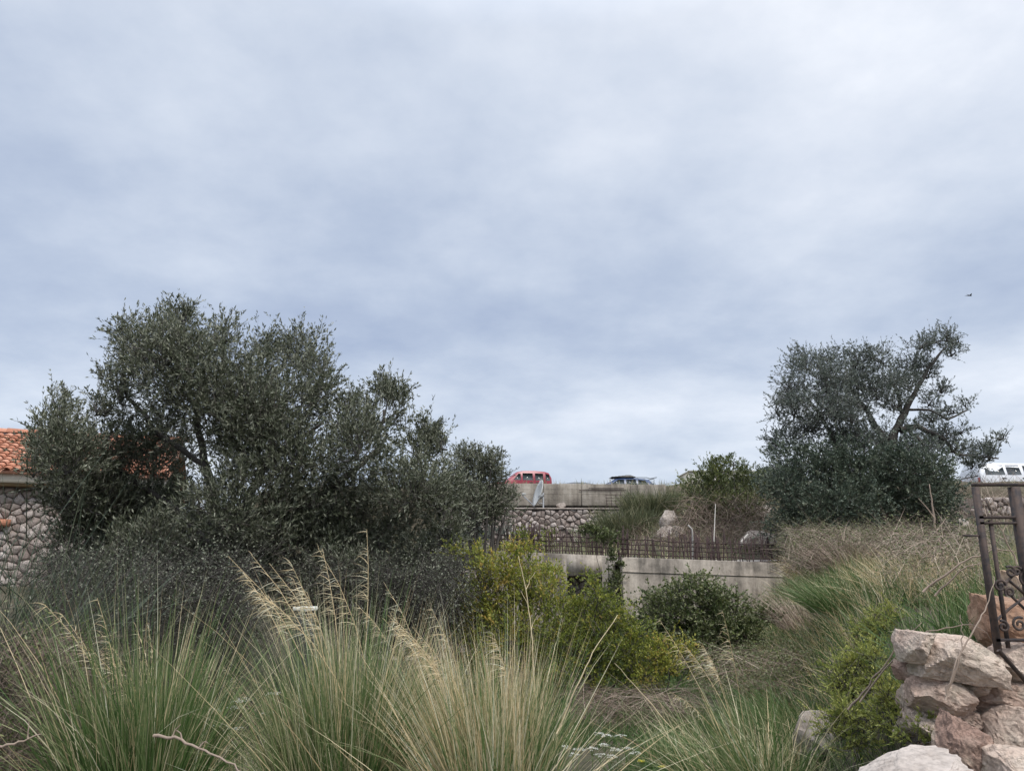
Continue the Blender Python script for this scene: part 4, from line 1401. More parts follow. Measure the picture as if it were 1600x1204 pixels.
def make_plume(seed):
    rr = np.random.default_rng(seed)
    L = rr.uniform(1.25, 1.6)
    nod = rr.uniform(.08, .46)
    g = Geo()
    t = np.linspace(0, 1, 9)
    pts = [Vector((-(nod * (s ** 2.6)) * L, .03 * math.sin(s * 3), L * s * (1 - .12 * nod * s ** 3))) for s in t]
    g.add(*tube(pts, [.0036, .0034, .0032, .003, .0028, .0024, .002, .0016, .001], 3, .45, cap=False))
    n = int(rr.integers(22, 60))
    u = rr.uniform(rr.uniform(.66, .84), 1.0, n)
    P = np.array([[np.interp(s, t, [p[k] for p in pts]) for k in range(3)] for s in u])
    D = unit(np.stack([rr.normal(-.75, .3, n), rr.normal(0, .3, n), rr.normal(.25, .35, n)], -1))
    ln = rr.uniform(.05, .15, n) * (1.25 - u) * 2.2
    bend = np.stack([rr.normal(-.01, .01, n), np.zeros(n), -ln * .35], -1)
    g.add(*ribbons(P, D, ln, np.full(n, .0032), bend, 3, np.clip(rr.normal(.6, .2, n), 0, 1)))
    me = g.mesh('plume')
    me.materials.append(M['straw'])
    return me


for s in range(9):
    plume_mes.append(make_plume(100 + s))


def blade_batch(P, D, L, W, droop, tint, seg=6, dry=0.0):
    n = len(P)
    hd = unit(D * np.array([1, 1, 0]) + rng.normal(size=(n, 3)) * .12 * np.array([1, 1, 0]))
    k = droop * L * rng.gamma(1.6, .55, n)
    bend = hd * k[:, None] - np.array([0, 0, 1]) * (k * rng.uniform(.25, .9, n))[:, None] + rng.normal(size=(n, 3)) * .045 * L[:, None]
    return ribbons(P, D, L, W, bend, seg, np.clip(tint, 0, 1), dry=dry)


def tussock(label, px, Y, n, ln, rad, spread, dry, nplume, lean=(0, 0), droop=.30, w=.0062, pl_scale=(.85, 1.1), tint=(.42, .17), straw_dx=0, subs=11):
    b = at(px, 1204, Y); b.z = zg(b.x, b.y) - .03
    T = thing('grass_tussock', label, 'grass tussock', b, group='tall grass tussocks in the foreground')
    B = np.array(b)
    G1, G2 = Geo(), Geo()
    for k in range(subs):
        a = random.uniform(0, 2 * math.pi); rr_ = rad * math.sqrt(random.random()) * 1.15
        off = np.array([math.cos(a) * rr_, math.sin(a) * rr_, 0])
        ld = np.array([math.cos(a), math.sin(a), 0]) * spread * (rr_ / rad) * random.uniform(.5, 1.3) + np.array([lean[0], lean[1], 0]) + np.array([random.gauss(0, .06), random.gauss(0, .06), 0])
        sc_ = random.uniform(.72, 1.08)
        tm = random.gauss(tint[0], .10)
        for G, m, dryf in ((G1, int(n / subs * random.uniform(.7, 1.3)), False), (G2, int(n * dry / subs * random.choice((.3, .7, 1.2, 1.9))), True)):
            if m < 2: continue
            th = rng.uniform(0, 2 * math.pi, m); r = .085 * np.sqrt(rng.random(m))
            P = B + off + np.stack([np.cos(th) * r, np.sin(th) * r, np.zeros(m)], -1)
            if dryf: P[:, 0] += straw_dx
            tilt = np.abs(rng.normal(0, spread * (.75 if not dryf else .6), m))
            D = np.stack([np.cos(th) * np.sin(tilt), np.sin(th) * np.sin(tilt), np.cos(tilt)], -1) + ld
            L = rng.uniform(*ln, m) * sc_ * np.where(rng.random(m) < .35, rng.uniform(.35, .8, m), 1)
            if dryf:
                L *= 1.06
                brk = rng.random(m) < .22
                D = np.where(brk[:, None], D + rng.normal(size=(m, 3)) * .6 * np.array([1, 1, .3]), D)
                G.add(*blade_batch(P, unit(D), L, rng.uniform(.0035, .008, m), droop * .7, rng.normal(.5, .27, m)))
            else:
                G.add(*blade_batch(P, unit(D), L, rng.uniform(.55, 1.35, m) * w, droop, rng.normal(tm, tint[1], m), dry=rng.uniform(.05, .6, m)))
    part('blades', G1, M['grass'], T, kind='stuff')
    part('dry_blades', G2, M['straw'], T, kind='stuff')
    for k in range(nplume):
        a = random.uniform(0, 2 * math.pi); rr_ = rad * random.random()
        o = link('plume', random.choice(plume_mes), None, T, loc=(math.cos(a) * rr_ + straw_dx * .7, math.sin(a) * rr_, 0))
        o.rotation_euler = (random.gauss(0, spread * .4), random.gauss(0, spread * .55) + lean[0] * .8, random.gauss(.1, .6))
        q = random.uniform(*pl_scale)
        o.scale = (q, q, q)
    return T


tussock('dark green grass tussock with pale leaning straws at the lower left', 225, 4.6, 2500, (.95, 1.70), .16, .175, .16, 8, (-.05, 0), .20, pl_scale=(.78, .98), w=.009, tint=(.29, .17))
tussock('tall middle grass tussock with nodding straw plumes in front of the olive', 535, 4.8, 2900, (1.0, 1.64), .19, .155, .18, 12, (-.02, 0), .19, pl_scale=(.95, 1.2), w=.0085, tint=(.30, .16))
tussock('straw coloured grass tussock in front of the yellow green shrub', 785, 4.5, 2100, (.88, 1.40), .155, .155, .9, 8, (0, 0), .16, pl_scale=(.78, 1.0), straw_dx=-.04, w=.008, tint=(.28, .16))
tussock('blue green grass tussock behind the tall middle one', 645, 5.8, 800, (.8, 1.25), .16, .15, .2, 3, (.0, 0), .2, pl_scale=(.85, 1.05), w=.008, tint=(.36, .16))
tussock('loose pale grass tussock between the dark left tussock and the middle one', 385, 5.4, 450, (.35, .75), .22, .36, .8, 3, (.02, 0), .3, pl_scale=(.6, .75), w=.007, tint=(.45, .2))
tussock('thin sprawling grass tussock at the bottom right of centre', 1175, 5.4, 800, (.6, 1.12), .26, .32, .3, 6, (-.18, 0), .34, pl_scale=(.72, .9), w=.0075, tint=(.33, .16))
tussock('sparse dry grass tussock at the bottom left corner', 40, 4.3, 220, (.4, .8), .26, .50, 1.2, 1, (-.05, 0), .32, pl_scale=(.6, .75), tint=(.4, .2))
tussock('short grass tussock at the bottom near the white flowers', 1050, 6.6, 900, (.3, .52), .35, .45, .1, 0, (0, 0), .35, tint=(.24, .14))

# ------------------------------------------------------------------ middle shrubs
tree_simple('yellow_green_shrub', 'tall yellow green shrub in front of the left end of the concrete wall', 'shrub',
            [(762, 915, 42, 44), (815, 905, 46, 40), (800, 868, 26, 18), (826, 850, 8, 16), (735, 868, 18, 12), (712, 862, 10, 8), (770, 960, 54, 40), (850, 940, 44, 42), (870, 905, 16, 22), (800, 1000, 70, 40), (740, 990, 40, 40), (800, 1050, 90, 36)],
            9.4, M['yellow_green'], (800, 1080), (.032, .0145), 125, 17, 7, (.10, .24), (.56, .30), up=.7, cl_r=.09, stem_r=.022, jit=.3)
tree_simple('yellow_green_shrub', 'lower olive yellow shrub below the opening in the concrete wall', 'shrub',
            [(915, 960, 48, 40), (870, 985, 50, 44), (950, 985, 42, 42), (935, 925, 22, 26), (900, 1020, 60, 36), (985, 1010, 36, 42), (920, 1050, 80, 34), (990, 1050, 40, 30)],
            9.0, M['yellow_green'], (915, 1100), (.030, .014), 125, 16, 7, (.10, .22), (.30, .28), up=.6, cl_r=.09, stem_r=.02, jit=.3)
tree_simple('yellow_green_shrub', 'small rusty yellow shrub in front of the round bramble bush', 'shrub',
            [(1045, 1035, 42, 26), (1010, 1050, 36, 26), (1075, 1025, 18, 18), (1030, 1010, 26, 14)],
            8.6, M['yellow_green'], (1040, 1110), (.028, .013), 150, 15, 7, (.10, .2), (.55, .25), up=.7, cl_r=.08, stem_r=.015, jit=.2)
tree_simple('bramble_bush', 'round dark green bramble bush against the concrete wall', 'bush',
            [(1092, 945, 62, 32), (1040, 955, 38, 30), (1145, 965, 40, 34), (1100, 990, 70, 34), (1085, 912, 26, 12), (1010, 975, 26, 28), (1165, 990, 26, 26), (1060, 1020, 60, 26), (1130, 1015, 60, 26), (1190, 960, 20, 20), (1060, 920, 20, 12)],
            10.8, M['bramble'], (1095, 1060), (.042, .024), 130, 14, 7, (.12, .24), (.45, .25), up=.35, cl_r=.1, stem_r=.02, jit=.3)
tree_simple('ivy_shrub', 'dark climbing shrub hanging over the joint of the concrete wall', 'shrub',
            [(960, 880, 9, 22), (965, 905, 8, 18), (948, 930, 20, 18), (930, 836, 26, 14), (950, 842, 20, 12)],
            16.0, M['bramble'], (960, 935), (.05, .026), 90, 13, 7, (.1, .2), (.4, .25), cl_r=.1, stem_r=.02, jit=.05, sub=2)
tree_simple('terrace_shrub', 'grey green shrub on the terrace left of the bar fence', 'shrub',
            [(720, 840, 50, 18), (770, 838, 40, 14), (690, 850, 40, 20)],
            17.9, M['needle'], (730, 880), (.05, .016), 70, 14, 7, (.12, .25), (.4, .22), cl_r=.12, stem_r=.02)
tree_simple('terrace_shrub', 'low yellow green shrub growing through the bars of the left fence', 'shrub',
            [(818, 840, 14, 14), (858, 842, 10, 20), (838, 852, 20, 8)],
            17.4, M['yellow_green'], (830, 870), (.04, .020), 70, 12, 7, (.1, .2), (.25, .2), cl_r=.1, stem_r=.015)

for (px, py, Y, s, lab) in ((1388, 975, 6.4, 1.0, 'feathery yellow green plant at the upper left of the gate wall'), (1345, 1040, 5.6, 1.0, 'feathery bright green plant on the bank left of the gate wall'),
                            (1400, 1090, 4.6, .8, 'feathery green plant at the foot of the gate wall'), (1330, 1120, 5.0, .8, 'low feathery plant beside the half buried pale rock'), (1440, 1130, 4.3, .6, 'small feathery plant beside the tilted pink boulder')):
    tree_simple('feathery_plant', lab, 'plant', [(px, py, 38 * s, 26 * s), (px - 26 * s, py + 22 * s, 30 * s, 22 * s), (px + 28 * s, py + 18 * s, 28 * s, 20 * s), (px, py + 40 * s, 40 * s, 22 * s)],
                Y, M['fern'], (px, py + 100), (.021, .0068), 420, 22, 7, (.08, .17), (.45, .22), up=.5, cl_r=.05, stem_r=.006, jit=.12, sub=2, group='feathery plants on the right bank')


def canes(name, label, box, Y, n, mat='cane', ln=(.5, 1.1), tint=(.5, .25), w=(.003, .006), leaves=0, flat=.55, cat='brambles', lmat='bramble', group=None, ltint=.6):
    x0, y0, x1, y1 = box
    c = at((x0 + x1) / 2, y1, (Y[0] + Y[1]) / 2); c.z = zg(c.x, c.y)
    T = thing(name, label, cat, c, group=group)
    g = Geo(); LG = Geo()
    yy = rng.uniform(*Y, n)
    tops = np.array([at(rng.uniform(x0, x1), rng.uniform(y0, y1), q) for q in yy])
    P = tops.copy()
    L = rng.uniform(*ln, n)
    ph = rng.uniform(0, 2 * math.pi, n)
    D = unit(np.stack([np.cos(ph), np.sin(ph), rng.uniform(.2, 1.6, n) * (1 - flat) * 2], -1))
    P = tops - D * L[:, None] * .5
    gz = zt(P[:, 0], P[:, 1])
    P[:, 2] = np.maximum(P[:, 2], gz - .02)
    bend = D * np.array([1, 1, 0]) * (.2 * L)[:, None] + rng.normal(size=(n, 3)) * (.14 * L)[:, None] - np.array([0, 0, 1]) * (.35 * L * rng.random(n))[:, None]
    g.add(*ribbons(P, D, L, rng.uniform(*w, n), bend, 5, np.clip(rng.normal(*tint, n), 0, 1)))
    part('canes', g, M[mat], T, kind='stuff')
    if leaves:
        t = rng.random((n, leaves))
        Q = P[:, None] + D[:, None] * (L[:, None] * t)[:, :, None] + bend[:, None] * (t ** 2)[:, :, None]
        k = n * leaves
        LG.add(*leafset(Q.reshape(-1, 3), rand_unit(k) + np.array([0, 0, .3]), rng.uniform(.015, .035, k), rng.uniform(.008, .018, k), np.clip(rng.normal(ltint, .25, k), 0, 1)))
        part('leaves', LG, M[lmat], T, kind='stuff')
    return T


canes('bramble_thicket', 'dead brown bramble thicket below the mastic bush', (1230, 822, 1440, 885), (12, 15.5), 3400, ln=(.4, .9), leaves=7, w=(.003, .007), tint=(.55, .25))
canes('bramble_thicket', 'tangled dry bramble thicket in front of the iron gate', (1380, 815, 1540, 960), (6.5, 11), 1900, ln=(.3, .8), leaves=3, w=(.002, .005), tint=(.62, .25))
canes('bramble_thicket', 'dry twig heap on the ground behind the straw coloured tussock', (895, 1070, 1080, 1120), (7.4, 8.6), 1000, ln=(.3, .7), flat=.8, tint=(.4, .22), w=(.002, .005))
canes('bramble_thicket', 'grey twig tangle on the slope below the round bramble bush', (1090, 1010, 1260, 1075), (7.6, 9.6), 800, ln=(.3, .7), leaves=7, flat=.75, tint=(.4, .25), w=(.002, .005))
canes('bramble_thicket', 'bare grey twigs under the green bush on the stony slope', (1060, 770, 1210, 835), (20, 22), 900, ln=(.6, 1.4), flat=.3, tint=(.35, .2), w=(.008, .016), leaves=2)
canes('bramble_thicket', 'dark twig tangle at the bottom left corner of the plot', (-20, 980, 150, 1204), (4.4, 6.4), 2600, ln=(.3, .8), leaves=2, tint=(.15, .2), w=(.002, .005))
canes('bramble_thicket', 'dark twiggy undergrowth below the right half of the olive crown', (440, 870, 720, 960), (8.6, 11), 3800, mat='bark', ln=(.4, 1.1), flat=.4, tint=(.22, .2), leaves=6, w=(.003, .007), lmat='olive', ltint=.22)  # twig and leaf tints darkened to paint in the shade under the crown
canes('bramble_thicket', 'dark twiggy undergrowth below the left half of the olive crown', (60, 860, 400, 1000), (7.2, 10), 4200, mat='bark', ln=(.4, 1.1), flat=.4, tint=(.22, .2), leaves=6, w=(.003, .007), lmat='olive', ltint=.22)  # same painted shade: tints kept dark as if under the crown
canes('bramble_thicket', 'dark leafy undergrowth in front of the shaded rubble wall', (550, 885, 730, 1000), (8.4, 11.5), 2600, mat='bark', ln=(.4, 1.0), flat=.4, tint=(.25, .2), leaves=7, w=(.003, .007), lmat='olive', ltint=.3)
canes('bramble_thicket', 'bare pinkish twigs behind the bars of the right fence', (985, 815, 1210, 862), (18, 19.5), 800, ln=(.4, 1.0), flat=.4, tint=(.35, .22), w=(.006, .012), leaves=3)
canes('bramble_thicket', 'dry stems and weeds on the brown bank seen through the gate', (1490, 765, 1640, 850), (22, 29), 1300, ln=(.4, 1.1), flat=.3, tint=(.6, .25), w=(.008, .018))

fan('grass_tussock', 'dry yellow grass clump at the right end of the concrete wall', 'grass tussock', 1252, 870, 15.6, 520, (.35, .75), .009, M['straw'], (-.05, 0), .55, .16, .3, (.35, .2))


fan('grass_tussock', 'dark green grass clump on the right bank behind the feathery plants', 'grass tussock', 1320, 960, 9.0, 1100, (.3, .65), .008, M['grass'], (-.1, -.05), .55, .35, .4, (.42, .2), 5)
fan('grass_tussock', 'brown dry grass clump on the right bank behind the round bramble bush', 'grass tussock', 1255, 930, 10.8, 800, (.35, .75), .006, M['cane'], (-.15, -.05), .5, .35, .3, (.9, .2), 5)
fan('grass_tussock', 'reddish brown dry grass clump on the upper right bank', 'grass tussock', 1330, 880, 12.4, 900, (.4, .85), .009, M['cane'], (-.15, -.05), .55, .5, .3, (.8, .2), 5)
fan('grass_tussock', 'fresh green grass clump on the bank edge above the pale rock', 'grass tussock', 1245, 1060, 7.2, 800, (.35, .75), .0075, M['grass'], (-.1, 0), .55, .35, .35, (.36, .16), 5)
fan('grass_tussock', 'tall dry straw clump before the bramble thicket near the gate', 'grass tussock', 1440, 930, 8.0, 420, (.3, .75), .006, M['straw'], (-.15, 0), .5, .35, .3, (.35, .2), 5)

# ------------------------------------------------------------------ ground cover
def ground_cover(name, label, n, xr, yr, ln, w, mat, tint, droop=.3, lean=(0, 0), mask=None, spread=.45):
    X = rng.uniform(*xr, n * 3); Yv = yr[0] + (yr[1] - yr[0]) * rng.random(n * 3) ** 1.25
    keep = np.abs(X) < Yv * .74 + .6
    if mask is not None: keep &= mask(X, Yv)
    X, Yv = X[keep][:n], Yv[keep][:n]
    n = len(X)
    Z = zt(X, Yv) - .02
    # clumps
    cl = np.array([mnoise.noise(Vector((x * 1.1, y * 1.1, 4))) for x, y in zip(X, Yv)])
    sel = cl > -.25
    X, Yv, Z, cl = X[sel], Yv[sel], Z[sel], cl[sel]; n = len(X)
    tilt = np.abs(rng.normal(0, spread, n)); ph = rng.uniform(0, 2 * math.pi, n)
    D = np.stack([np.cos(ph) * np.sin(tilt) + lean[0], np.sin(ph) * np.sin(tilt) + lean[1], np.cos(tilt)], -1)
    L = rng.uniform(*ln, n) * (1 + .6 * cl)
    bend = D * np.array([1, 1, 0]) * (droop * L)[:, None] - np.array([0, 0, 1]) * (droop * .8 * L * rng.random(n))[:, None]
    g = Geo(); g.add(*ribbons(np.stack([X, Yv, Z], -1), D, L, rng.uniform(.7, 1.3, n) * w * (1 + Yv * .03), bend, 3, np.clip(tint[0] + cl * .25 + rng.normal(0, tint[1], n), 0, 1)))
    o = link(name, g.mesh(name), mat)
    tag(o, label, 'grass', kind='stuff')


on_bank = lambda x, y: x > 2.15 + (y - 4.2) * .37 - (.35 + (y - 4.2) * .17) - .2
ground_cover('grass', 'short green grass and weeds over the low ground', 36000, (-8, 8), (5, 16), (.12, .40), .0062, M['grass'], (.28, .16), mask=lambda x, y: ~on_bank(x, y) & (y < 16) & ((x > -.6 + .1 * (y - 6)) | (y < 5.4)))
ground_cover('bank_grass', 'long green and straw grass leaning over the right bank', 44000, (.4, 11), (4.5, 16.5), (.14, .46), .0062, M['grass'], (.34, .22), .4, (-.15, -.1), lambda x, y: on_bank(x, y) & ((y > 6.2) | (rng.random(len(x)) < .6)))
ground_cover('dry_grass', 'dry straw grass over the right bank', 12000, (1.0, 11), (6.5, 16.5), (.2, .5), .005, M['straw'], (.35, .25), .4, (-.25, -.1), on_bank)
ground_cover('slope_grass', 'pale dry grass on the stony slope and terrace', 16000, (-4, 19), (17.2, 33), (.15, .45), .013, M['slope_broom'], (.7, .22), .3, (0, 0), lambda x, y: (x > 3 + 0 * y) | (y > 19))


# ------------------------------------------------------------------ rocks and the wall by the gate
def gate_wall():
    Y = 4.15
    a = at(1405, 1000, Y)
    W = thing('dry_stone_wall', 'low wall of large pinkish stones under the iron gate', 'wall', (a.x, Y, 0))
    w0 = worldloc(W)
    stones = [  # px centre, py centre, width px, height px, yaw, tilt, seed, extra depth
        (1425, 1010, 36, 46, 0, .05, 1, .0), (1493, 1028, 112, 66, .05, .12, 2, -.04), (1585, 1037, 76, 62, .1, .05, 3, .0), (1660, 1030, 90, 66, 0, 0, 4, .05),
        (1462, 1082, 86, 58, -.1, .03, 5, .03), (1506, 1071, 24, 24, .3, .4, 6, .02), (1566, 1084, 92, 42, 0, -.04, 7, .02), (1650, 1084, 90, 46, 0, .03, 8, .04),
        (1436, 1050, 34, 30, .4, .2, 9, .06), (1538, 1104, 34, 40, .2, .3, 10, .05), (1580, 1140, 92, 72, .08, .08, 11, -.05), (1660, 1142, 84, 70, 0, 0, 12, 0),
        (1500, 1120, 50, 40, .2, .1, 13, .07), (1445, 1130, 60, 44, 0, .1, 14, .08), (1520, 1165, 70, 50, .1, 0, 15, .06), (1470, 1180, 70, 50, 0, .1, 16, .05), (1540, 1215, 90, 50, 0, 0, 17, .0), (1630, 1210, 90, 60, 0, 0, 18, 0)]
    k = pxm(Y) * .985
    for (px, py, wd, ht, yaw, tl, sd_, dz) in stones:
        c = at(px, py, Y + dz + .05)
        o = link('stone', blocky_rock((wd * k, .30, ht * k), 200 + sd_, sub=7, rough=.06, chop=11), M['pink_stone'], W, loc=c - w0)
        o.rotation_euler = (0, tl, yaw)
    # earth packed behind the faces
    g = Geo(); g.add(*box_vf(a.x + .22, a.x + 1.3, Y + .13, Y + .5, -.1, 1.0))
    part('earth_core', g, M['mortar'], W)


gate_wall()


def boulder(px, py, Y, size, seed, label, mat='pink_stone', rot=(0, 0, 0), block=False):
    # slide it along the line of sight until it rests on the ground
    best = None
    for k in range(161):
        q = .7 + k * .01
        c = at(px, py, Y * q)
        gap = abs(c.z - size[2] * q * .36 - zg(c.x, c.y))
        score = gap + abs(q - 1) * .12
        if best is None or score < best[0]: best = (score, q, gap)
    q = best[1]
    Y *= q
    size = tuple(v * q for v in size)
    c = at(px, py, Y)
    me = blocky_rock(size, seed, 9, .055, 11) if block else faceted_rock(tuple(s / 2 for s in size), seed, sub=4, rough=.05)
    o = link('boulder', me, M[mat], loc=c)
    o.rotation_euler = rot
    tag(o, label, 'boulder', 'loose boulders', 'thing')
    return o


boulder(1504, 1180, 3.75, (.26, .24, .27), 41, 'tilted triangular pink boulder leaning at the foot of the gate wall', rot=(.1, .55, .2), block=True)
boulder(1430, 1226, 3.7, (.50, .40, .20), 42, 'broad flat pale boulder at the bottom edge of the picture', 'limestone', rot=(.1, -.03, .1), block=True)
boulder(1590, 1205, 3.72, (.28, .30, .20), 43, 'pink boulder in the bottom right corner below the gate wall', rot=(0, .1, .2), block=True)
boulder(1284, 1148, 5.3, (.40, .36, .26), 44, 'pale rock half buried under dry grass on the bank', 'limestone')
boulder(1585, 925, 5.4, (.26, .3, .28), 45, 'orange boulder behind the scrolls of the gate', 'orange_stone', block=True)
boulder(1590, 985, 5.0, (.42, .4, .36), 46, 'large flat orange boulder at the gate foot', 'orange_stone', rot=(.2, .1, 0), block=True)
boulder(1640, 940, 5.3, (.40, .4, .40), 47, 'orange boulder at the right edge behind the gate', 'orange_stone', block=True)
boulder(1048, 815, 23.2, (.55, .5, .8), 51, 'tall white rock on the slope beside the green bush', 'limestone')
boulder(1040, 836, 19.0, (.62, .5, .36), 52, 'white rock lying behind the bars of the right fence', 'limestone')
boulder(1062, 833, 19.1, (.34, .4, .36), 53, 'pointed white rock beside the one behind the bars', 'limestone')
boulder(1180, 846, 18.0, (.85, .7, .50), 54, 'grey boulder at the fence end below the mastic bush', 'limestone')
boulder(1175, 800, 23.0, (.9, .8, .6), 55, 'pinkish boulder under the right side of the green bush', 'limestone')
boulder(1015, 806, 23.2, (.4, .3, .4), 56, 'small white rock in the olive green broom', 'limestone')
boulder(940, 848, 18.6, (.4, .3, .26), 57, 'small pale rock behind the bars near the wall joint', 'limestone')
def terrace_wall():
    Y = 12.6
    a, b = at(560, 900, Y), at(742, 900, Y + .5)
    z0 = zg(a.x, Y) - .1
    zt_ = at(680, 893, Y).z
    W = thing('rubble_terrace_wall', 'crumbling pale rubble wall in the shade between olive and yellow green shrub', 'wall', (a.x, a.y, z0))
    g = Geo(); g.add(*prism_between((a.x, a.y), (b.x, b.y), .5, z0, zt_ - .16, z0, zt_ - .06)); part('core', g, M['mortar'], W)
    rubble(W, (a.x, a.y), (b.x, b.y), z0, zt_ - .05, .24, 61, M['limestone'], .02, .12, .75)
    w0 = worldloc(W)
    d = b - a
    for k in range(9):
        p = a + d * ((k + .5 + random.uniform(-.3, .3)) / 9)
        q = random.uniform(.16, .30)
        o = link('stone', blocky_rock((q, q * .9, q * .6), 300 + k, 3, .06), M['limestone'], W, loc=Vector((p.x, p.y + .2, zt_ - .09 + q * .18)) - w0)
        o.rotation_euler = (0, random.uniform(-.15, .15), random.uniform(0, 3))


terrace_wall()
for k, (px, py, Y, s, lab) in enumerate(((1492, 800, 25, .55, 'white rock under the yellow weeds left of the gate'), (1500, 818, 24, .4, 'lower white rock in the dry stems left of the gate'))):
    boulder(px, py, Y, (s, s, s * .7), 80 + k, lab, 'limestone')


# wall of dark stones on the far bank, seen through the gate
def bank_wall():
    a, b = at(1515, 800, 24.0), at(1680, 800, 24.0)
    z0, z1 = at(1560, 812, 24).z, at(1560, 776, 24).z
    W = thing('bank_wall', 'rough dry stone wall on the bank seen through the gate top', 'wall', (a.x, a.y, z0))
    g = Geo(); g.add(*prism_between((a.x, a.y), (b.x, b.y), .5, z0 - .9, z1 - .05, z0 - .9, z1 - .05)); part('core', g, M['mortar'], W)
    rubble(W, (a.x, a.y), (b.x, b.y), z0 - .5, z1, .30, 77, M['wall_stone'], .04, .1, .5)


bank_wall()


# ------------------------------------------------------------------ iron gate
def gate():
    Y = 4.1
    foot = at(1560, 1012, Y)
    G = thing('iron_gate', 'dark wrought iron gate with scrolls standing on the stone wall', 'gate', (foot.x, Y, foot.z))
    top = at(1523, 757, Y).z
    w0 = worldloc(G)

    def bar(name, x0, z0, x1, z1, w, d):
        a, b = Vector((x0, Y, z0)), Vector((x1, Y, z1))
        ax = (b - a).normalized()
        n = Vector((-ax.z, 0, ax.x)) * w / 2
        dd = Vector((0, d / 2, 0))
        V = [a - n - dd, a + n - dd, a + n + dd, a - n + dd, b - n - dd, b + n - dd, b + n + dd, b - n + dd]
        F = [(0, 1, 2, 3), (7, 6, 5, 4), (0, 4, 5, 1), (1, 5, 6, 2), (2, 6, 7, 3), (3, 7, 4, 0)]
        return part(name, Geo().add([tuple(v) for v in V], F), M['iron'], G)
    X = lambda px, py: at(px, py, Y).x
    Z = lambda px, py: at(px, py, Y).z
    xl = X(1560, 1012) - .004
    xl_top = X(1526, 762)
    bar('post', xl, foot.z - .03, xl, top - .012, .026, .03)
    bar('post', xl + .055, foot.z + .0, xl + .055, Z(1540, 812), .016, .016)
    xr = X(1590, 800)
    bar('post', xr, foot.z - .03, xr, top - .012, .042, .045)
    bar('rail', xl - .013, top, xr + .9, top, .015, .03)
    bar('rail', xl - .01, Z(1540, 808), xr + .9, Z(1540, 808), .014, .03)
    bar('rail', xl - .01, Z(1540, 817), xr + .9, Z(1540, 817), .012, .03)
    bar('rail', X(1505, 836), Z(1505, 836), xl, Z(1505, 837), .010, .012)
    bar('rail', xl - .01, foot.z + .04, xr + .9, foot.z + .04, .014, .03)
    # more uprights to the right, out of frame
    bar('post', xr + .45, foot.z, xr + .45, top, .026, .03)

    def scroll(cx, cz, r, turns, start, direction=1, tail=None):
        pts = []
        n = int(18 * turns)
        for i in range(n + 1):
            t = i / n
            th = start + direction * turns * 2 * math.pi * t
            rr_ = r * (1 - .78 * t)
            pts.append((cx + math.cos(th) * rr_, Y - .004, cz + math.sin(th) * rr_))
        if tail: pts = [(tail[0], Y - .004, tail[1])] + pts
        part('scroll', Geo().add(*tube(pts, .007, 6)), M['iron'], G, smooth=True)
    scroll(X(1562, 915), Z(1562, 915), .034, 1.4, 0)
    scroll(X(1578, 893), Z(1578, 893), .030, 1.4, 2.2, -1)
    scroll(X(1588, 892), Z(1588, 892), .026, 1.3, .5, 1)
    scroll(X(1577, 925), Z(1577, 925), .026, 1.4, 3.9, -1)
    scroll(X(1592, 975), Z(1592, 975), .038, 1.4, 1.0, 1)
    scroll(X(1567, 978), Z(1567, 978), .030, 1.3, 2.0, -1)
    scroll(X(1604, 905), Z(1604, 905), .04, 1.2, 2.0, 1)
    for (x0, y0, x1, y1) in ((1556, 970, 1602, 932), (1556, 908, 1606, 955), (1565, 917, 1600, 885), (1575, 905, 1604, 930)):
        part('diagonal', Geo().add(*tube([(X(x0, y0), Y + .004, Z(x0, y0)), (X((x0 + x1) / 2, (y0 + y1) / 2), Y + .004, Z((x0 + x1) / 2, (y0 + y1) / 2) + .004), (X(x1, y1), Y + .004, Z(x1, y1))], .0075, 6)), M['iron'], G)
    # brace rod under the gate
    part('brace', Geo().add(*tube([at(1560, 1015, Y - .18), at(1604, 1065, Y - .18)], .011, 6)), M['iron'], G)


gate()

# ------------------------------------------------------------------ small things
def pole(name, label, cat, pts, r, mat):
    c = Vector(pts[0])
    g = Geo().add(*tube(pts, r, 7))
    o = link(name, g.mesh(name, False, c), mat, loc=c)
    tag(o, label, cat, kind='thing')


p0 = at(1082, 868, 16.6)
pole('bent_pipe', 'pale pipe with a bent top rising behind the bar fence', 'pipe', [p0 - Vector((0, 0, .2)), at(1082, 832, 16.6), at(1081, 826, 16.6), at(1075, 820, 16.6)], .018, M['pipe'])
pole('thin_pole', 'thin grey pole standing in front of the green bush', 'pole', [at(1114, 880, 17.2), at(1118, 787, 17.2)], [.013, .008], M['pipe'])
pole('leaning_board', 'short pale stick leaning at the end of the bar fence', 'stick', [at(1158, 846, 16.8), at(1169, 834, 16.8)], .022, M['pipe'])


def cane(label, pts, r, name='bare_cane', mat='cane', group='bare canes and fallen branches', forks=()):
    P = []
    wb = .003 if mat == 'straw' else .007
    for k in range(len(pts) - 1):
        a, b = at(*pts[k]), at(*pts[k + 1])
        for i in range(5): P.append(a.lerp(b, i / 5) + Vector((random.uniform(-1, 1) * wb, random.uniform(-1, 1) * wb, random.uniform(-1, 1) * wb)))
    P.append(at(*pts[-1]))
    n = len(P)
    g = Geo(); g.add(*tube(P, [r * (1 - .7 * i / (n - 1)) for i in range(n)], 6, .62))
    for (i, dx, dz, L) in forks:
        s = P[min(i, n - 1)]
        e = s + Vector((dx, random.uniform(-.05, .05), dz)).normalized() * L
        g.add(*tube(bez(s, (s + e) / 2 + Vector((0, 0, .02)), e, 4, .006), [r * .5, r * .4, r * .35, r * .25, r * .15], 5, .6))
    o = link(name, g.mesh(name, True, P[0]), M[mat], loc=P[0])
    tag(o, label, 'branch', group, 'thing')


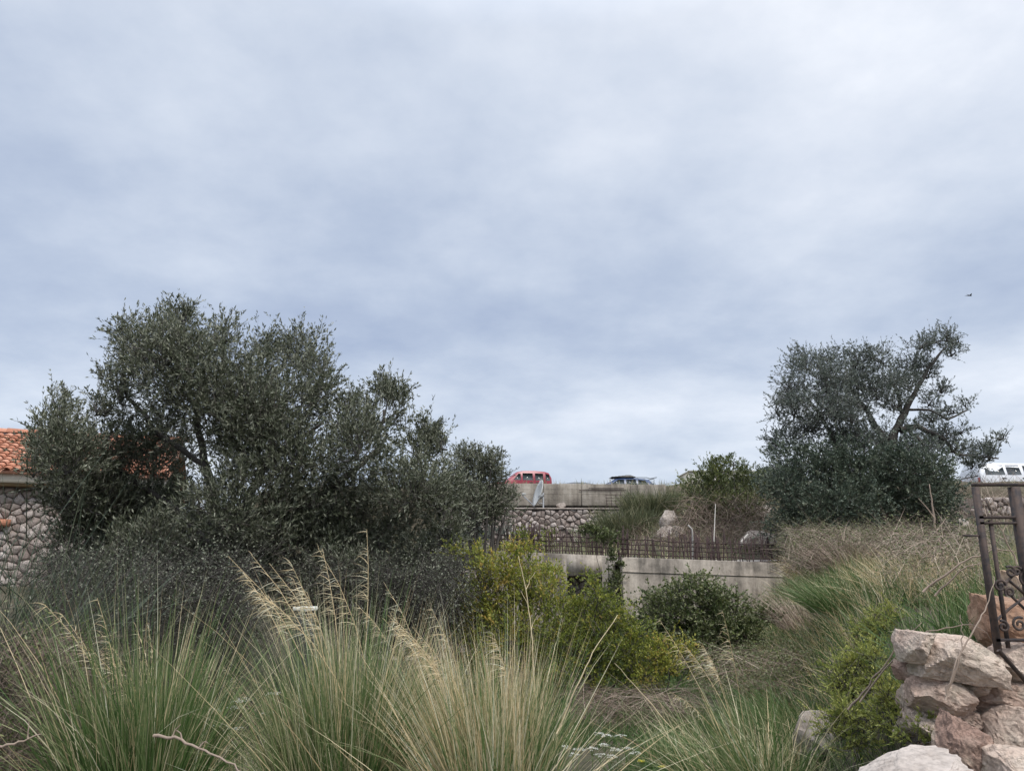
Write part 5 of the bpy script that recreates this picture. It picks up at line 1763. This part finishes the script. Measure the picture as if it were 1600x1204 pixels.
cane('long bare grey branch lying across the dark left tussock', [(240, 1150, 3.9), (275, 1152, 3.85), (320, 1172, 3.8), (365, 1192, 3.75), (400, 1230, 3.7)], .0085, 'fallen_branch', forks=((4, .3, .5, .07), (9, .6, .3, .05), (6, -.4, .5, .05)))
cane('bare grey branch reaching in from the left edge', [(-20, 1170, 3.9), (20, 1163, 3.9), (65, 1146, 3.95)], .0085, 'fallen_branch', forks=((8, -.1, 1, .08),))
cane('arching bare cane crossing the large top stone of the gate wall', [(1478, 1085, 3.9), (1498, 1030, 3.88), (1520, 985, 3.9), (1545, 945, 3.95), (1553, 900, 4.0)], .006)
cane('second bare cane in front of the gate wall, bent to the left', [(1476, 1092, 3.88), (1490, 1050, 3.86), (1505, 1000, 3.9), (1500, 960, 3.9)], .005)
cane('bare cane rising from the feathery plants towards the top of the gate wall', [(1325, 1110, 4.6), (1365, 1060, 4.5), (1405, 1005, 4.4), (1440, 972, 4.3)], .006)
cane('thin bare cane arching from the feathery plants to the gate', [(1345, 1095, 4.5), (1395, 1030, 4.4), (1450, 985, 4.3), (1520, 975, 4.2), (1556, 1000, 4.15)], .0045)
cane('thin grey branch leaning out of the thicket to the iron gate', [(1440, 925, 4.6), (1500, 880, 4.5), (1550, 858, 4.45), (1600, 860, 4.4)], .0065, forks=((8, .5, .6, .12),))
cane('second grey branch under the one leaning to the gate', [(1460, 930, 4.6), (1510, 885, 4.5), (1560, 868, 4.45)], .0055)
cane('forked dead stem standing up before the mastic bush', [(1478, 880, 9), (1462, 830, 9), (1458, 795, 9), (1452, 756, 9)], .018, forks=((8, -.55, .8, .28), (5, .5, .5, .25)))
cane('bent dry stalk crossing the open ground right of the straw tussock', [(870, 1145, 4.4), (900, 1075, 4.35), (925, 1020, 4.35), (965, 960, 4.4)], .005, 'dry_stalk', 'straw', 'dry stalks')
cane('thin dead stalk slanting over the twig heap', [(1060, 1150, 5.6), (1010, 1090, 5.6), (960, 1035, 5.6)], .004, 'dry_stalk', 'straw', 'dry stalks')
cane('pale dry stalk in front of the tall yellow green shrub', [(835, 1080, 5.0), (832, 1000, 5.0), (822, 920, 5.0), (810, 868, 5.0)], .005, 'dry_stalk', 'straw', 'dry stalks', forks=((8, -.4, 1, .12), (10, .5, .9, .12), (6, .5, 1, .1)))
cane('straight dead stem through the top bars of the gate', [(1590, 880, 6), (1560, 820, 6), (1540, 775, 6)], .007, forks=((4, .5, .8, .2),))


# white umbels
def flowers(label, pts, Y, name='white_wildflower', mat='petal'):
    c = at(*pts[0], Y); c.z = zg(c.x, c.y)
    T = thing(name, label, 'wildflower', c, group='wildflowers in the grass')
    sg, pg = Geo(), Geo()
    for (px, py) in pts:
        h = at(px, py, Y + random.uniform(-.15, .15))
        z0 = zg(h.x, h.y)
        foot = Vector((h.x + random.uniform(-.08, .08), h.y, z0))
        neck = h - Vector((0, 0, .05))
        sg.add(*tube(bez(foot, foot.lerp(neck, .6) + Vector((.02, 0, 0)), neck, 4), .003, 4, .4))
        rad = .045 if mat == 'petal' else .02
        for k in range(14):
            a = random.uniform(0, 6.28); r = rad * math.sqrt(random.random())
            p = h + Vector((math.cos(a) * r, math.sin(a) * r, .012 - r * r * 6 + random.uniform(-.004, .004)))
            sg.add(*tube([neck, p - Vector((0, 0, .003))], .0012, 3, .5, cap=False))
            for j in range(5):
                th = j * 1.257 + a
                q = p + Vector((math.cos(th) * .006, math.sin(th) * .006, .001))
                pg.add(*leafset([q], [(math.cos(th), math.sin(th), .35)], .008, .007, .5))
    part('stems', sg, M['grass'], T, kind='stuff')
    part('petals', pg, M[mat], T, kind='stuff')


flowers('white umbel flowers in a flat row at the bottom right of the straw tussock', [(925, 1170), (945, 1165), (962, 1172), (980, 1170), (994, 1178), (955, 1182), (938, 1180)], 6.3)
flowers('two small white umbels above the flat row of flowers', [(937, 1147), (970, 1150), (948, 1150)], 6.8)
flowers('white flowers between the dark left tussock and the middle one', [(372, 1098), (380, 1094), (365, 1106), (335, 1110), (368, 1140), (345, 1135), (428, 1085), (420, 1115)], 5.0)
flowers('white flowers low beside the straw tussock', [(895, 1180), (905, 1172), (880, 1168)], 6.0)
flowers('small yellow flowers at the bottom edge near the white ones', [(1003, 1191), (1034, 1200), (848, 1200), (500, 1196)], 5.8, 'yellow_wildflower', 'yellow_petal')


# pale crate half hidden under the olive
def crate():
    c = at(475, 985, 7.9)
    zb = zg(c.x, c.y)
    zt_ = at(475, 947, 7.9).z
    T = thing('plastic_crate', 'small dark box with a white lid peeping over the grass under the olive', 'box', (c.x, c.y, zb), R(-18))
    h = zt_ - zb
    o = link('box', Geo().add(*box_vf(-.085, .085, -.075, .075, 0, h - .042)).mesh('box'), M['crate_side'], T)
    bv = o.modifiers.new('bevel', 'BEVEL'); bv.width = .015; bv.segments = 2
    o = link('lid', Geo().add(*box_vf(-.095, .095, -.085, .085, h - .04, h)).mesh('lid'), M['petal'], T)
    bv = o.modifiers.new('bevel', 'BEVEL'); bv.width = .012; bv.segments = 2


crate()


# bird
def bird():
    c = at(1515, 461.5, 28)
    g = Geo()
    k = .20
    # body runs along +x, wings swept back
    body = [(-.55, 0, 0, .02), (-.42, 0, 0, .05), (-.2, 0, 0, .085), (.1, 0, .0, .10), (.32, 0, .01, .085), (.45, 0, .02, .06), (.55, 0, .015, .02)]
    g.add(*tube([Vector(b[:3]) * k for b in body], [b[3] * k for b in body], 8))
    for s in (-1, 1):
        up = .55 if s > 0 else -.28
        sp = [(.22, -.12, 0), (.20, -.16, .30), (-.02, -.26, .62), (-.42, -.40, .95)]
        V = []
        for (xl, xt, y) in sp:
            for th in (.015, -.015):
                for x in (xl, xt):
                    V.append((x * k, s * y * k * .8, (up * y + th * (1.1 - y)) * k))
        F = []
        for i in range(3):
            o_ = i * 4
            F += [(o_, o_ + 1, o_ + 5, o_ + 4), (o_ + 2, o_ + 6, o_ + 7, o_ + 3), (o_, o_ + 4, o_ + 6, o_ + 2), (o_ + 1, o_ + 3, o_ + 7, o_ + 5)]
        g.add(V, F)
        V = [(-.45 * k, 0, .01 * k), (-.95 * k, s * .16 * k, 0), (-.70 * k, s * .04 * k, 0), (-.45 * k, s * .05 * k, -.01 * k)]
        g.add(V, [(0, 1, 2, 3)])
    o = link('bird', g.mesh('bird'), M['bird'], loc=c)
    o.rotation_euler = (R(-28), R(8), R(18))
    tag(o, 'small dark swallow in flight in the sky over the leaning tree', 'bird', kind='thing')


bird()
